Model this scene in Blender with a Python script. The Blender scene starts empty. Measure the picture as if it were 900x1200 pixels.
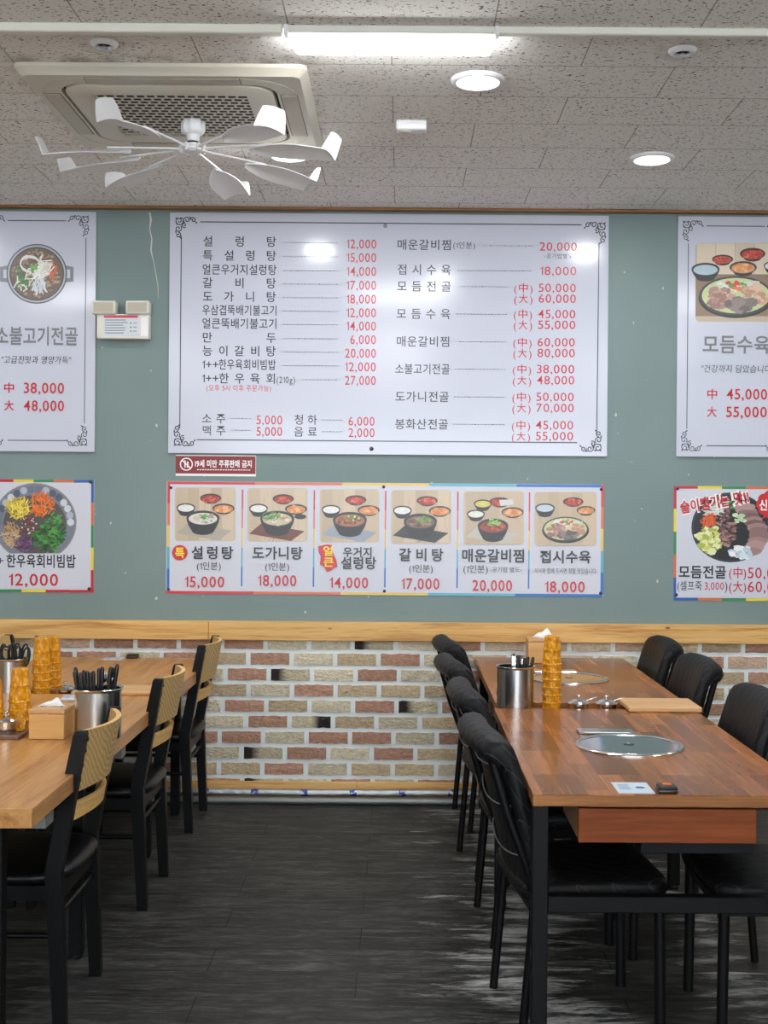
import bpy, bmesh, math, random
from mathutils import Vector, Matrix
random.seed(7)
C = bpy.context.scene.collection
SC = bpy.context.scene
PI = math.pi

# ------------------------------------------------------------------ camera
CAMH, FOC, CX, CY, ROLL = 1.413, 1440.0, 470.0, 588.0, 0.0078
CEIL, WY, WS = 2.80, 5.83, 247.0           # ceiling height, back wall distance, photo pixels per metre on it
cam_d = bpy.data.cameras.new('camera'); cam = bpy.data.objects.new('camera', cam_d); C.objects.link(cam)
cam_d.sensor_fit = 'AUTO'; cam_d.sensor_width = 36.0; cam_d.lens = FOC * 36.0 / 1200.0
cam_d.shift_x = -(CX - 450) / 1200.0; cam_d.shift_y = -(600 - CY) / 1200.0
cam_d.clip_start = 0.05; cam_d.clip_end = 60
cam.matrix_world = Matrix.Translation((0, 0, CAMH)) @ Matrix.Rotation(PI / 2, 4, 'X') @ Matrix.Rotation(ROLL, 4, 'Z')
SC.camera = cam

# ------------------------------------------------------------------ world, light, exposure
SC.view_settings.view_transform = 'Standard'; SC.view_settings.look = 'None'
SC.view_settings.gamma = 1.0; SC.view_settings.use_curve_mapping = False
SC.view_settings.exposure = 0.14
w = bpy.data.worlds.new('daylight'); SC.world = w; w.use_nodes = True
w.node_tree.nodes['Background'].inputs[0].default_value = (0.86, 0.93, 1.0, 1)
w.node_tree.nodes['Background'].inputs[1].default_value = 8.0
TUBE_W, DOWN_W = 6.0, 8.0                 # watts of a ceiling tube and of a downlight
LAMP_COL = (0.965, 0.985, 1.0)
SC.cycles.max_bounces = 8; SC.cycles.diffuse_bounces = 5; SC.cycles.glossy_bounces = 4
SC.cycles.transmission_bounces = 8; SC.cycles.sample_clamp_indirect = 4.0
SC.cycles.use_denoising = True

def S(r, g, b):
    f = lambda c: (c / 255 / 12.92) if c <= 10.31 else ((c / 255 + 0.055) / 1.055) ** 2.4
    return (f(r), f(g), f(b), 1.0)

# ------------------------------------------------------------------ pixel helpers (photo pixel -> place)
def unroll(x, y):
    dx, dy = x - CX, y - CY
    return dx + ROLL * dy, dy - ROLL * dx
def W(x, y, Y=WY):                          # point at depth Y
    u, v = unroll(x, y); return Vector((u * Y / FOC, Y, CAMH - v * Y / FOC))
def atz(x, y, z):                           # point at height z
    u, v = unroll(x, y); Y = FOC * (CAMH - z) / v
    return Vector((u * Y / FOC, Y, z))

# ------------------------------------------------------------------ materials
def mat(name):
    m = bpy.data.materials.new(name); m.use_nodes = True
    return m, m.node_tree, m.node_tree.nodes['Principled BSDF']
def simple(name, col, rough=0.5, metal=0.0, spec=0.5, emit=None, es=0.0, trans=0.0, bump=None, alpha=1.0):
    m, nt, b = mat(name)
    b.inputs['Base Color'].default_value = col; b.inputs['Roughness'].default_value = rough
    b.inputs['Metallic'].default_value = metal; b.inputs['Specular IOR Level'].default_value = spec
    b.inputs['Transmission Weight'].default_value = trans
    if emit: b.inputs['Emission Color'].default_value = emit; b.inputs['Emission Strength'].default_value = es
    if bump:
        sc, st, dist = bump
        n = node(nt, 'ShaderNodeTexNoise', Scale=sc, Detail=3); tc = node(nt, 'ShaderNodeTexCoord')
        nt.links.new(tc.outputs['Object'], n.inputs['Vector'])
        bp = node(nt, 'ShaderNodeBump', Strength=st, Distance=dist)
        nt.links.new(n.outputs['Fac'], bp.inputs['Height']); nt.links.new(bp.outputs[0], b.inputs['Normal'])
    return m
def node(nt, t, **kw):
    n = nt.nodes.new(t)
    for k, v in kw.items():
        k2 = k.replace('_', ' ')
        if k2 in n.inputs: n.inputs[k2].default_value = v
        else: setattr(n, k, v)
    return n
def math_(nt, op, a, b=None, c=None, clamp=False):
    n = nt.nodes.new('ShaderNodeMath'); n.operation = op; n.use_clamp = clamp
    for i, v in enumerate((a, b, c)):
        if v is None: continue
        if hasattr(v, 'links'): nt.links.new(v, n.inputs[i])
        else: n.inputs[i].default_value = v
    return n.outputs[0]
def mapping(nt, src, loc=(0, 0, 0), scale=(1, 1, 1), rot=(0, 0, 0)):
    tc = nt.nodes.new('ShaderNodeTexCoord'); mp = nt.nodes.new('ShaderNodeMapping')
    mp.inputs['Location'].default_value = loc; mp.inputs['Scale'].default_value = scale; mp.inputs['Rotation'].default_value = rot
    nt.links.new(tc.outputs[src], mp.inputs['Vector']); return mp.outputs[0]
def ramp(nt, fac, stops, interp='LINEAR'):
    r = nt.nodes.new('ShaderNodeValToRGB'); r.color_ramp.interpolation = interp
    e = r.color_ramp.elements
    while len(e) < len(stops): e.new(0.5)
    for el, (p, c) in zip(e, stops): el.position = p; el.color = c
    nt.links.new(fac, r.inputs[0]); return r.outputs[0]
def mix(nt, fac, a, b, blend='MIX'):
    n = nt.nodes.new('ShaderNodeMix'); n.data_type = 'RGBA'; n.blend_type = blend
    for s, v in ((n.inputs[0], fac), (n.inputs[6], a), (n.inputs[7], b)):
        if hasattr(v, 'links'): nt.links.new(v, s)
        else: s.default_value = v
    return n.outputs[2]
def bumped(nt, b, h, strength, dist):
    bp = node(nt, 'ShaderNodeBump', Strength=strength, Distance=dist)
    nt.links.new(h, bp.inputs['Height']); nt.links.new(bp.outputs[0], b.inputs['Normal'])
def noise(nt, vec, scale, detail=2.0, rough=0.5, dist=0.0):
    n = node(nt, 'ShaderNodeTexNoise', Scale=scale, Detail=detail, Roughness=rough, Distortion=dist)
    nt.links.new(vec, n.inputs['Vector']); return n.outputs['Fac']

def m_ceiling():
    m, nt, b = mat('acoustic_tile'); L = nt.links.new
    v = mapping(nt, 'Object', loc=(0.04, -3.9 + 6.0, 0))
    br = node(nt, 'ShaderNodeTexBrick', offset=0.5, offset_frequency=2)
    for k, val in (('Scale', 1.0), ('Mortar Size', 0.0022), ('Mortar Smooth', 0.0), ('Brick Width', 0.6), ('Row Height', 0.3)): br.inputs[k].default_value = val
    L(v, br.inputs['Vector'])
    n1 = noise(nt, mapping(nt, 'Object', scale=(72, 125, 1)), 1.0, 3.0, 0.6, 0.3)
    n2 = noise(nt, mapping(nt, 'Object', scale=(5, 5, 1)), 1.0, 2.0)
    thr = math_(nt, 'MULTIPLY_ADD', n2, -0.06, 0.625)
    hole = math_(nt, 'MULTIPLY', math_(nt, 'SUBTRACT', n1, thr), 22.0, clamp=True)
    fine = noise(nt, mapping(nt, 'Object', scale=(160, 160, 1)), 1.0, 2.0)
    base = ramp(nt, fine, [(0.3, S(238, 235, 229)), (0.7, S(248, 246, 241))])
    c = mix(nt, hole, base, S(96, 86, 78))
    c = mix(nt, math_(nt, 'MULTIPLY', br.outputs['Fac'], 0.62), c, S(120, 112, 108))
    # grime round the air conditioner's rim
    tc = nt.nodes.new('ShaderNodeTexCoord'); sx = nt.nodes.new('ShaderNodeSeparateXYZ'); L(tc.outputs['Object'], sx.inputs[0])
    dx = math_(nt, 'SUBTRACT', math_(nt, 'ABSOLUTE', math_(nt, 'ADD', sx.outputs[0], 0.78)), 0.45)
    dy = math_(nt, 'SUBTRACT', math_(nt, 'ABSOLUTE', math_(nt, 'SUBTRACT', sx.outputs[1], 4.325)), 0.45)
    d = math_(nt, 'MAXIMUM', dx, dy)
    gr = noise(nt, mapping(nt, 'Object', scale=(14, 14, 1)), 1.0, 4.0)
    g = math_(nt, 'MULTIPLY', math_(nt, 'SUBTRACT', 1.0, math_(nt, 'MULTIPLY', d, 16.0), clamp=True), math_(nt, 'MULTIPLY', math_(nt, 'SUBTRACT', gr, 0.42), 4.0, clamp=True))
    for q in ((-.912, 3.731), (.849, 3.754)):
        ex = math_(nt, 'ADD', sx.outputs[0], -q[0]); ey = math_(nt, 'ADD', sx.outputs[1], -q[1])
        rr = math_(nt, 'SQRT', math_(nt, 'ADD', math_(nt, 'MULTIPLY', ex, ex), math_(nt, 'MULTIPLY', ey, ey)))
        g = math_(nt, 'MAXIMUM', g, math_(nt, 'MULTIPLY', math_(nt, 'SUBTRACT', 1.0, math_(nt, 'MULTIPLY', rr, 10.0), clamp=True), math_(nt, 'MULTIPLY', math_(nt, 'SUBTRACT', gr, 0.35), 4.0, clamp=True)))
    c = mix(nt, math_(nt, 'MULTIPLY', g, 0.6), c, S(104, 94, 86))
    L(c, b.inputs['Base Color']); b.inputs['Roughness'].default_value = 0.95; b.inputs['Specular IOR Level'].default_value = 0.1
    bumped(nt, b, math_(nt, 'SUBTRACT', 1.0, hole), 0.5, 0.003)
    return m
def m_wallpaper():
    m, nt, b = mat('green_wallpaper'); L = nt.links.new
    n = noise(nt, mapping(nt, 'Object', scale=(2, 2, 2)), 1.0, 3.0)
    base = ramp(nt, n, [(0.3, S(116, 135, 134)), (0.7, S(123, 142, 140))])
    vo = node(nt, 'ShaderNodeTexVoronoi', Scale=17.0); L(mapping(nt, 'Object', scale=(1.0, 0.2, 0.6), rot=(0, 0.5, 0)), vo.inputs['Vector'])
    sz = noise(nt, mapping(nt, 'Object', scale=(31, 31, 31)), 1.0, 2.0)
    fl = math_(nt, 'LESS_THAN', vo.outputs['Distance'], math_(nt, 'MULTIPLY_ADD', sz, 0.34, -0.13))
    fl = math_(nt, 'MULTIPLY', fl, 0.6)
    L(mix(nt, fl, base, S(222, 218, 196)), b.inputs['Base Color']); b.inputs['Roughness'].default_value = 0.55
    bumped(nt, b, noise(nt, mapping(nt, 'Object', scale=(90, 90, 90)), 1.0, 3.0), 0.15, 0.002)
    return m
def m_floor():
    m, nt, b = mat('dark_plank_floor'); L = nt.links.new
    v = mapping(nt, 'Object', loc=(5.0, 5.0 + 0.052, 0))
    br = node(nt, 'ShaderNodeTexBrick', offset=0.37, offset_frequency=2)
    for k, val in (('Scale', 1.0), ('Mortar Size', 0.0018), ('Mortar Smooth', 0.0), ('Brick Width', 1.22), ('Row Height', 0.19), ('Bias', 0.0)): br.inputs[k].default_value = val
    br.inputs['Color1'].default_value = (0.3, 0.3, 0.3, 1); br.inputs['Color2'].default_value = (0.7, 0.7, 0.7, 1)
    L(v, br.inputs['Vector'])
    g = noise(nt, mapping(nt, 'Object', scale=(4.5, 30, 1)), 1.0, 7.0, 0.7, 1.2)
    g2 = noise(nt, mapping(nt, 'Object', scale=(26.0, 130, 1)), 1.0, 5.0, 0.7)
    gg = math_(nt, 'ADD', math_(nt, 'MULTIPLY', g, 0.7), math_(nt, 'MULTIPLY', g2, 0.3))
    c = ramp(nt, gg, [(0.34, S(16, 16, 16)), (0.5, S(49, 49, 48)), (0.66, S(92, 93, 91))])
    rb = nt.nodes.new('ShaderNodeRGBToBW'); L(br.outputs['Color'], rb.inputs[0])
    c = mix(nt, 0.6, c, mix(nt, 1.0, c, ramp(nt, rb.outputs[0], [(0.25, (0.7, 0.7, 0.7, 1)), (0.75, (1.15, 1.13, 1.1, 1))]), 'MULTIPLY'))
    c = mix(nt, br.outputs['Fac'], c, S(8, 8, 8))
    # worn pale scuffs where the chairs on the right are dragged, and a few by the left chairs
    tc = nt.nodes.new('ShaderNodeTexCoord'); sx = nt.nodes.new('ShaderNodeSeparateXYZ'); L(tc.outputs['Object'], sx.inputs[0])
    w1 = noise(nt, mapping(nt, 'Object', scale=(2.4, 12, 1)), 1.0, 9.0, 0.78, 0.4)
    def band(x0, k): return math_(nt, 'SUBTRACT', 1.0, math_(nt, 'MULTIPLY', math_(nt, 'ABSOLUTE', math_(nt, 'SUBTRACT', sx.outputs[0], x0)), k), clamp=True)
    zone = math_(nt, 'MAXIMUM', math_(nt, 'MULTIPLY', band(0.42, 1.5), 1.0), math_(nt, 'MAXIMUM', math_(nt, 'MULTIPLY', band(1.0, 2.0), 0.85), math_(nt, 'MULTIPLY', band(-0.85, 4.0), 0.45)))
    wear = math_(nt, 'MULTIPLY', math_(nt, 'SUBTRACT', math_(nt, 'MULTIPLY_ADD', zone, 0.30, w1), 0.735), 7.0, clamp=True)
    c = mix(nt, math_(nt, 'MULTIPLY', wear, 0.8), c, S(196, 196, 194))
    L(c, b.inputs['Base Color']); b.inputs['Roughness'].default_value = 0.5; b.inputs['Specular IOR Level'].default_value = 0.22
    bumped(nt, b, gg, 0.35, 0.002)
    return m
def m_wood(name, dark, mid, light, axis='Y', sc=1.0, rough=0.35, knots=0.0, planks=None, spec=0.4):
    m, nt, b = mat(name); L = nt.links.new
    st = {'X': (1.6, 26, 26), 'Y': (26, 1.6, 26), 'Z': (26, 26, 1.6)}[axis]
    st = tuple(q * sc for q in st)
    v = mapping(nt, 'Object', scale=st)
    g = noise(nt, v, 1.0, 5.0, 0.6, 0.8)
    g2 = noise(nt, mapping(nt, 'Object', scale=tuple(q * 5 for q in st)), 1.0, 3.0)
    f = math_(nt, 'ADD', math_(nt, 'MULTIPLY', g, 0.75), math_(nt, 'MULTIPLY', g2, 0.25))
    c = ramp(nt, f, [(0.22 if planks else 0.32, dark), (0.5, mid), (0.78 if planks else 0.68, light)])
    if planks:
        pw, pl = planks
        v2 = mapping(nt, 'Object', loc=(3, 3, 0), rot=(0, 0, PI / 2) if axis == 'Y' else (0, 0, 0))
        br = node(nt, 'ShaderNodeTexBrick', offset=0.43, offset_frequency=3)
        for k, val in (('Scale', 1.0), ('Mortar Size', 0.0004), ('Mortar Smooth', 0.0), ('Brick Width', pl), ('Row Height', pw), ('Bias', 0.0)): br.inputs[k].default_value = val
        br.inputs['Color1'].default_value = (0.46, 0.41, 0.39, 1); br.inputs['Color2'].default_value = (1.32, 1.24, 1.16, 1); br.inputs['Mortar'].default_value = (0.6, 0.55, 0.5, 1)
        L(v2, br.inputs['Vector'])
        c = mix(nt, 1.0, c, br.outputs['Color'], 'MULTIPLY')
    if knots:
        vo = node(nt, 'ShaderNodeTexVoronoi', Scale=knots); L(mapping(nt, 'Object', scale={'X': (0.9, 1, 2.2), 'Y': (2, 0.6, 2), 'Z': (2, 2, 0.6)}[axis]), vo.inputs['Vector'])
        k = math_(nt, 'MULTIPLY', math_(nt, 'SUBTRACT', 0.085, vo.outputs['Distance']), 22.0, clamp=True)
        c = mix(nt, k, c, S(126, 78, 38))
    L(c, b.inputs['Base Color']); b.inputs['Roughness'].default_value = rough; b.inputs['Specular IOR Level'].default_value = spec
    bumped(nt, b, f, 0.08, 0.001)
    return m
def m_zebra():
    m, nt, b = mat('grained_plywood'); L = nt.links.new
    wv = node(nt, 'ShaderNodeTexWave', Scale=36.0, Distortion=9.0, Detail=1.5, wave_type='RINGS', rings_direction='X')
    wv.inputs['Detail Scale'].default_value = 0.35
    L(mapping(nt, 'Object', loc=(0, 0.02, -0.72), scale=(1, 1.2, 0.5)), wv.inputs['Vector'])
    c = ramp(nt, wv.outputs['Fac'], [(0.0, S(172, 138, 86)), (0.45, S(190, 156, 102)), (1.0, S(200, 168, 114))])
    L(c, b.inputs['Base Color']); b.inputs['Roughness'].default_value = 0.5
    return m
def m_quilt():
    m, nt, b = mat('quilted_black_leatherette'); L = nt.links.new
    tc = nt.nodes.new('ShaderNodeTexCoord'); sx = nt.nodes.new('ShaderNodeSeparateXYZ'); L(tc.outputs['Object'], sx.inputs[0])
    s = math_(nt, 'ADD', math_(nt, 'MULTIPLY', sx.outputs[0], 0.62), math_(nt, 'MULTIPLY', sx.outputs[2], 0.62))
    def tri(e): return math_(nt, 'ABSOLUTE', math_(nt, 'SUBTRACT', math_(nt, 'FRACT', math_(nt, 'MULTIPLY', e, 17.0)), 0.5))
    a = tri(math_(nt, 'ADD', s, sx.outputs[1])); d = tri(math_(nt, 'SUBTRACT', s, sx.outputs[1]))
    e = math_(nt, 'MINIMUM', a, d)                      # 0 at the seams
    h = math_(nt, 'POWER', math_(nt, 'MULTIPLY', e, 2.0, clamp=True), 0.5)
    wr = noise(nt, mapping(nt, 'Object', scale=(60, 60, 60)), 1.0, 3.0)
    bumped(nt, b, math_(nt, 'ADD', h, math_(nt, 'MULTIPLY', wr, 0.3)), 0.3, 0.005)
    st = math_(nt, 'LESS_THAN', e, 0.018)
    L(mix(nt, st, S(12, 12, 14), S(50, 50, 52)), b.inputs['Base Color']); b.inputs['Roughness'].default_value = 0.5; b.inputs['Specular IOR Level'].default_value = 0.24
    return m
def m_brick():
    m, nt, b = mat('brick_slips'); L = nt.links.new
    at = node(nt, 'ShaderNodeAttribute', attribute_name='Col')
    n = noise(nt, mapping(nt, 'Object', scale=(60, 60, 90)), 1.0, 5.0, 0.65)
    n2 = noise(nt, mapping(nt, 'Object', scale=(14, 14, 22)), 1.0, 4.0, 0.7)
    c = mix(nt, 1.0, at.outputs['Color'], ramp(nt, n, [(0.25, (0.72, 0.70, 0.68, 1)), (0.66, (1.12, 1.12, 1.12, 1))]), 'MULTIPLY')
    lim = math_(nt, 'MULTIPLY', math_(nt, 'SUBTRACT', n2, 0.60), 7.0, clamp=True)
    c = mix(nt, math_(nt, 'MULTIPLY', lim, 0.35), c, S(226, 216, 196))
    L(c, b.inputs['Base Color']); b.inputs['Roughness'].default_value = 0.9; b.inputs['Specular IOR Level'].default_value = 0.2
    bumped(nt, b, math_(nt, 'ADD', n, n2), 0.9, 0.012)
    return m
def m_print():
    m, nt, b = mat('printed_picture')
    at = node(nt, 'ShaderNodeAttribute', attribute_name='Col')
    nt.links.new(at.outputs['Color'], b.inputs['Base Color']); b.inputs['Roughness'].default_value = 0.3
    return m
def m_foil():
    m, nt, b = mat('foil_lagging'); L = nt.links.new
    b.inputs['Metallic'].default_value = 0.75; b.inputs['Roughness'].default_value = 0.35
    tc = nt.nodes.new('ShaderNodeTexCoord'); sx = nt.nodes.new('ShaderNodeSeparateXYZ'); L(tc.outputs['Object'], sx.inputs[0])
    f = math_(nt, 'FRACT', math_(nt, 'MULTIPLY', sx.outputs[0], 4.33))
    mk = math_(nt, 'MULTIPLY', math_(nt, 'LESS_THAN', f, 0.15), math_(nt, 'GREATER_THAN', noise(nt, mapping(nt, 'Object', scale=(70, 70, 70)), 1.0), 0.48))
    L(mix(nt, mk, S(176, 180, 182), S(60, 78, 150)), b.inputs['Base Color'])
    bumped(nt, b, noise(nt, mapping(nt, 'Object', scale=(40, 90, 90)), 1.0, 4.0), 0.8, 0.006)
    return m
def m_amber():
    m, nt, b = mat('amber_plastic'); L = nt.links.new
    vo = node(nt, 'ShaderNodeTexVoronoi', Scale=95.0); L(mapping(nt, 'Object', scale=(1, 1, 0.6)), vo.inputs['Vector'])
    c = ramp(nt, vo.outputs['Distance'], [(0.15, (1.0, 0.62, 0.06, 1)), (0.45, (0.98, 0.44, 0.015, 1)), (0.7, (0.84, 0.32, 0.006, 1))])  # amber pattern; its bright yellow cells are highlights put into the colour
    L(c, b.inputs['Base Color']); b.inputs['Roughness'].default_value = 0.12; b.inputs['Transmission Weight'].default_value = 0.35; b.inputs['IOR'].default_value = 1.4
    bumped(nt, b, vo.outputs['Distance'], 0.8, 0.006)
    return m
M = dict(
    ceiling=m_ceiling(), paper=m_wallpaper(), floor=m_floor(), brick=m_brick(), print=m_print(), foil=m_foil(), amber=m_amber(),
    mortar=simple('mortar', S(232, 238, 238), 0.9, bump=(120, 0.4, 0.003)),
    plain=simple('plain_wall', S(198, 196, 190), 0.8),
    pine=m_wood('knotty_pine', S(176, 118, 58), S(222, 174, 104), S(234, 192, 126), 'X', 1.0, 0.45, knots=6.0),
    moulding=m_wood('moulding_wood', S(120, 84, 52), S(150, 108, 70), S(170, 128, 88), 'X', 1.0, 0.5),
    oak=m_wood('oak_top', S(146, 96, 52), S(184, 132, 78), S(202, 154, 100), 'Y', 1.0, 0.3, spec=0.3),
    walnut=m_wood('walnut_blocks', S(100, 58, 32), S(142, 90, 50), S(174, 118, 70), 'Y', 1.0, 0.24, planks=(0.058, 0.31), spec=0.25),
    wedge=m_wood('table_edge_wood', S(112, 66, 30), S(150, 96, 48), S(176, 122, 66), 'X', 1.4, 0.4),
    drawer=m_wood('drawer_wood', S(92, 42, 18), S(124, 62, 28), S(148, 82, 42), 'X', 0.8, 0.4, spec=0.2),
    ledge=m_wood('pale_ledge_wood', S(190, 142, 92), S(206, 160, 110), S(216, 174, 126), 'X', 1.0, 0.4),
    bentwood=m_wood('bent_slat_wood', S(204, 156, 92), S(222, 178, 112), S(232, 192, 130), 'Y', 1.0, 0.45),
    boxwood=m_wood('tissue_box_wood', S(196, 140, 78), S(214, 162, 96), S(226, 178, 116), 'X', 0.8, 0.4),
    zebra=m_zebra(), quilt=m_quilt(),
    leather=simple('black_leather', S(13, 13, 15), 0.36, spec=0.22, bump=(220, 0.25, 0.002)),
    padroll=simple('black_leatherette', S(14, 14, 16), 0.5, spec=0.22, bump=(55, 0.5, 0.006)),
    black=simple('black_lacquer', S(8, 8, 9), 0.4, spec=0.22, bump=(60, 0.05, 0.001)),
    steelblk=simple('black_steel', S(8, 8, 10), 0.5, spec=0.22),
    piping=simple('grey_piping', S(122, 122, 124), 0.5),
    chrome=simple('stainless_steel', S(214, 214, 212), 0.16, 1.0),
    satin=simple('satin_steel', S(186, 188, 188), 0.24, 1.0, bump=(300, 0.06, 0.001)),
    lidsteel=simple('burner_steel', S(196, 200, 202), 0.12, 1.0),
    board=simple('glossy_white_board', S(200, 203, 217), 0.16),
    poster=simple('poster_paper', S(206, 208, 219), 0.35),
    ink=simple('black_ink', S(40, 40, 42), 0.3), grey=simple('grey_ink', S(118, 118, 122), 0.3),
    red=simple('red_ink', S(196, 40, 44), 0.3), yellow=simple('yellow_ink', S(250, 220, 40), 0.3),
    white=simple('white_print', S(240, 240, 240), 0.35), maroon=simple('maroon_print', S(132, 30, 32), 0.4),
    plastic=simple('white_plastic', S(238, 238, 240), 0.35), offwhite=simple('aged_white_plastic', S(212, 206, 190), 0.45),
    cream=simple('cream_plastic', S(226, 224, 212), 0.45), acgrey=simple('louver_plastic', S(190, 182, 166), 0.5),
    dark=simple('dark_recess', S(30, 27, 24), 0.7), lattice=simple('grille_plastic', S(206, 200, 186), 0.5),
    blkplast=simple('black_plastic', S(26, 26, 28), 0.35), orange=simple('orange_button', S(224, 100, 34), 0.4),
    bellbrown=simple('brown_plastic', S(50, 36, 30), 0.3), tissue=simple('white_tissue', S(246, 246, 246), 0.9),
    tray=simple('brown_tray', S(118, 88, 72), 0.4), pipe=simple('grey_pipe', S(128, 132, 130), 0.4, 0.5),
    glow=simple('lamp_diffuser', (1, 1, 1, 1), 0.4, emit=(0.97, 0.99, 1.0, 1), es=42.0),
    frost=simple('downlight_diffuser', (1, 1, 1, 1), 0.4, emit=(0.97, 0.99, 1.0, 1), es=10.0),
    card=simple('laminated_card', S(214, 226, 238), 0.25), blue=simple('blue_print', S(50, 90, 160), 0.3),
    tear=simple('torn_paper', S(206, 204, 194), 0.8), screw=simple('dark_screw', S(70, 70, 72), 0.35, 0.8),
    boltgrey=simple('grey_bolt', S(150, 152, 156), 0.35, 0.8), bracket=simple('grey_bracket', S(120, 120, 118), 0.5, 0.3),
)

# ------------------------------------------------------------------ mesh helpers
class MB:
    def __init__(s): s.v = []; s.f = []; s.c = []; s.m = []
    def add(s, vs, fs, col=None, mi=0):
        n = len(s.v); s.v += [tuple(p) for p in vs]
        for f in fs: s.f.append([i + n for i in f]); s.c.append(col); s.m.append(mi)
        return s
    def box(s, x0, x1, y0, y1, z0, z1, bev=0.0, col=None, mi=0, seg=1, mtx=None):
        if x0 > x1: x0, x1 = x1, x0
        if y0 > y1: y0, y1 = y1, y0
        if z0 > z1: z0, z1 = z1, z0
        bm = bmesh.new(); bmesh.ops.create_cube(bm, size=1.0)
        for v in bm.verts: v.co = Vector(((x0 + x1) / 2 + v.co.x * (x1 - x0), (y0 + y1) / 2 + v.co.y * (y1 - y0), (z0 + z1) / 2 + v.co.z * (z1 - z0)))
        if bev > 0: bmesh.ops.bevel(bm, geom=list(bm.edges), offset=min(bev, 0.48 * min(x1 - x0, y1 - y0, z1 - z0)), segments=seg, affect='EDGES', profile=0.5)
        if mtx is not None: bm.transform(mtx)
        bm.verts.index_update()
        s.add([v.co[:] for v in bm.verts], [[v.index for v in f.verts] for f in bm.faces], col, mi); bm.free(); return s
    def lathe(s, prof, c=(0, 0, 0), seg=24, col=None, mi=0, axis='Z', cap=True, sx=1.0, sy=1.0):
        vs = []; fs = []; n = len(prof)
        for i in range(seg):
            a = 2 * PI * i / seg
            for r, z in prof:
                p = (r * math.cos(a) * sx, r * math.sin(a) * sy, z)
                if axis == 'Y': p = (p[0], p[2], -p[1])
                if axis == 'X': p = (p[2], p[1], -p[0])
                vs.append((p[0] + c[0], p[1] + c[1], p[2] + c[2]))
        for i in range(seg):
            j = (i + 1) % seg
            for k in range(n - 1): fs.append([i * n + k, j * n + k, j * n + k + 1, i * n + k + 1])
        if cap:
            if prof[0][0] > 1e-6: fs.append([i * n for i in range(seg)][::-1])
            if prof[-1][0] > 1e-6: fs.append([i * n + n - 1 for i in range(seg)])
        return s.add(vs, fs, col, mi)
    def tube(s, pts, r, seg=10, col=None, mi=0, sq=False, up=None, cap=True):
        pts = [Vector(p) for p in pts]; n = len(pts)
        rs = r if isinstance(r, (list, tuple)) else [r] * n
        if sq: seg = 4
        vs = []; fs = []
        t0 = (pts[1] - pts[0]).normalized()
        u = Vector(up) if up else (Vector((0, 0, 1)) if abs(t0.z) < 0.9 else Vector((0, 1, 0)))
        for i, p in enumerate(pts):
            t = ((pts[min(i + 1, n - 1)] - p).normalized() + (p - pts[max(i - 1, 0)]).normalized())
            t = t.normalized() if t.length > 1e-6 else t0
            a = u.cross(t)
            a = a.normalized() if a.length > 1e-6 else t.orthogonal().normalized()
            b = t.cross(a).normalized(); u = b
            for k in range(seg):
                an = 2 * PI * (k + (0.5 if sq else 0)) / seg
                q = rs[i] * (1.41421 if sq else 1.0)
                vs.append(p + a * math.cos(an) * q + b * math.sin(an) * q)
        for i in range(n - 1):
            for k in range(seg):
                j = (k + 1) % seg
                fs.append([i * seg + k, i * seg + j, (i + 1) * seg + j, (i + 1) * seg + k])
        if cap: fs.append(list(range(seg))[::-1]); fs.append([(n - 1) * seg + k for k in range(seg)])
        return s.add(vs, fs, col, mi)
    def grid(s, rows, closed=False, caps=False, col=None, mi=0):
        n = len(rows[0]); vs = [p for r in rows for p in r]; fs = []
        for i in range(len(rows) - 1):
            for k in range(n if closed else n - 1):
                j = (k + 1) % n
                fs.append([i * n + k, i * n + j, (i + 1) * n + j, (i + 1) * n + k])
        if caps: fs.append(list(range(n))[::-1]); fs.append([(len(rows) - 1) * n + k for k in range(n)])
        return s.add(vs, fs, col, mi)
    def prism(s, poly, z0, z1, col=None, mi=0):            # polygon in XY, extruded along Z
        n = len(poly); vs = [(x, y, z0) for x, y in poly] + [(x, y, z1) for x, y in poly]
        fs = [list(range(n))[::-1], [n + i for i in range(n)]] + [[i, (i + 1) % n, n + (i + 1) % n, n + i] for i in range(n)]
        return s.add(vs, fs, col, mi)
    def move(s, d):
        s.v = [(a + d[0], b + d[1], c + d[2]) for a, b, c in s.v]; return s
    def xf(s, m):
        s.v = [tuple(m @ Vector(p)) for p in s.v]; return s
    def build(s, name, material, parent=None, loc=None, smooth=None, rel=None):
        if rel is not None: s.move((-rel[0], -rel[1], -rel[2]))
        me = bpy.data.meshes.new(name); me.from_pydata(s.v, [], s.f)
        for mm in (material if isinstance(material, (list, tuple)) else [material]): me.materials.append(mm)
        if any(s.m): me.polygons.foreach_set('material_index', s.m)
        if any(c is not None for c in s.c):
            at = me.color_attributes.new('Col', 'FLOAT_COLOR', 'CORNER'); flat = []
            for f, c in zip(s.f, s.c):
                if c is not None and isinstance(c[0], (tuple, list)):
                    for q in c: flat += q
                else:
                    for _ in f: flat += (c or (1, 1, 1, 1))
            at.data.foreach_set('color', flat)
        if not s.c or not any(c is not None for c in s.c):
            bm = bmesh.new(); bm.from_mesh(me); bmesh.ops.recalc_face_normals(bm, faces=bm.faces); bm.to_mesh(me); bm.free()
        if smooth:
            me.shade_smooth(); me.set_sharp_from_angle(angle=math.radians(smooth))
        o = bpy.data.objects.new(name, me); C.objects.link(o)
        if parent: o.parent = parent
        if loc is not None: o.location = loc
        return o
def tag(o, label, cat, group=None, kind=None):
    if label: o['label'] = label
    if cat: o['category'] = cat
    if group: o['group'] = group
    if kind: o['kind'] = kind
    return o
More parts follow.
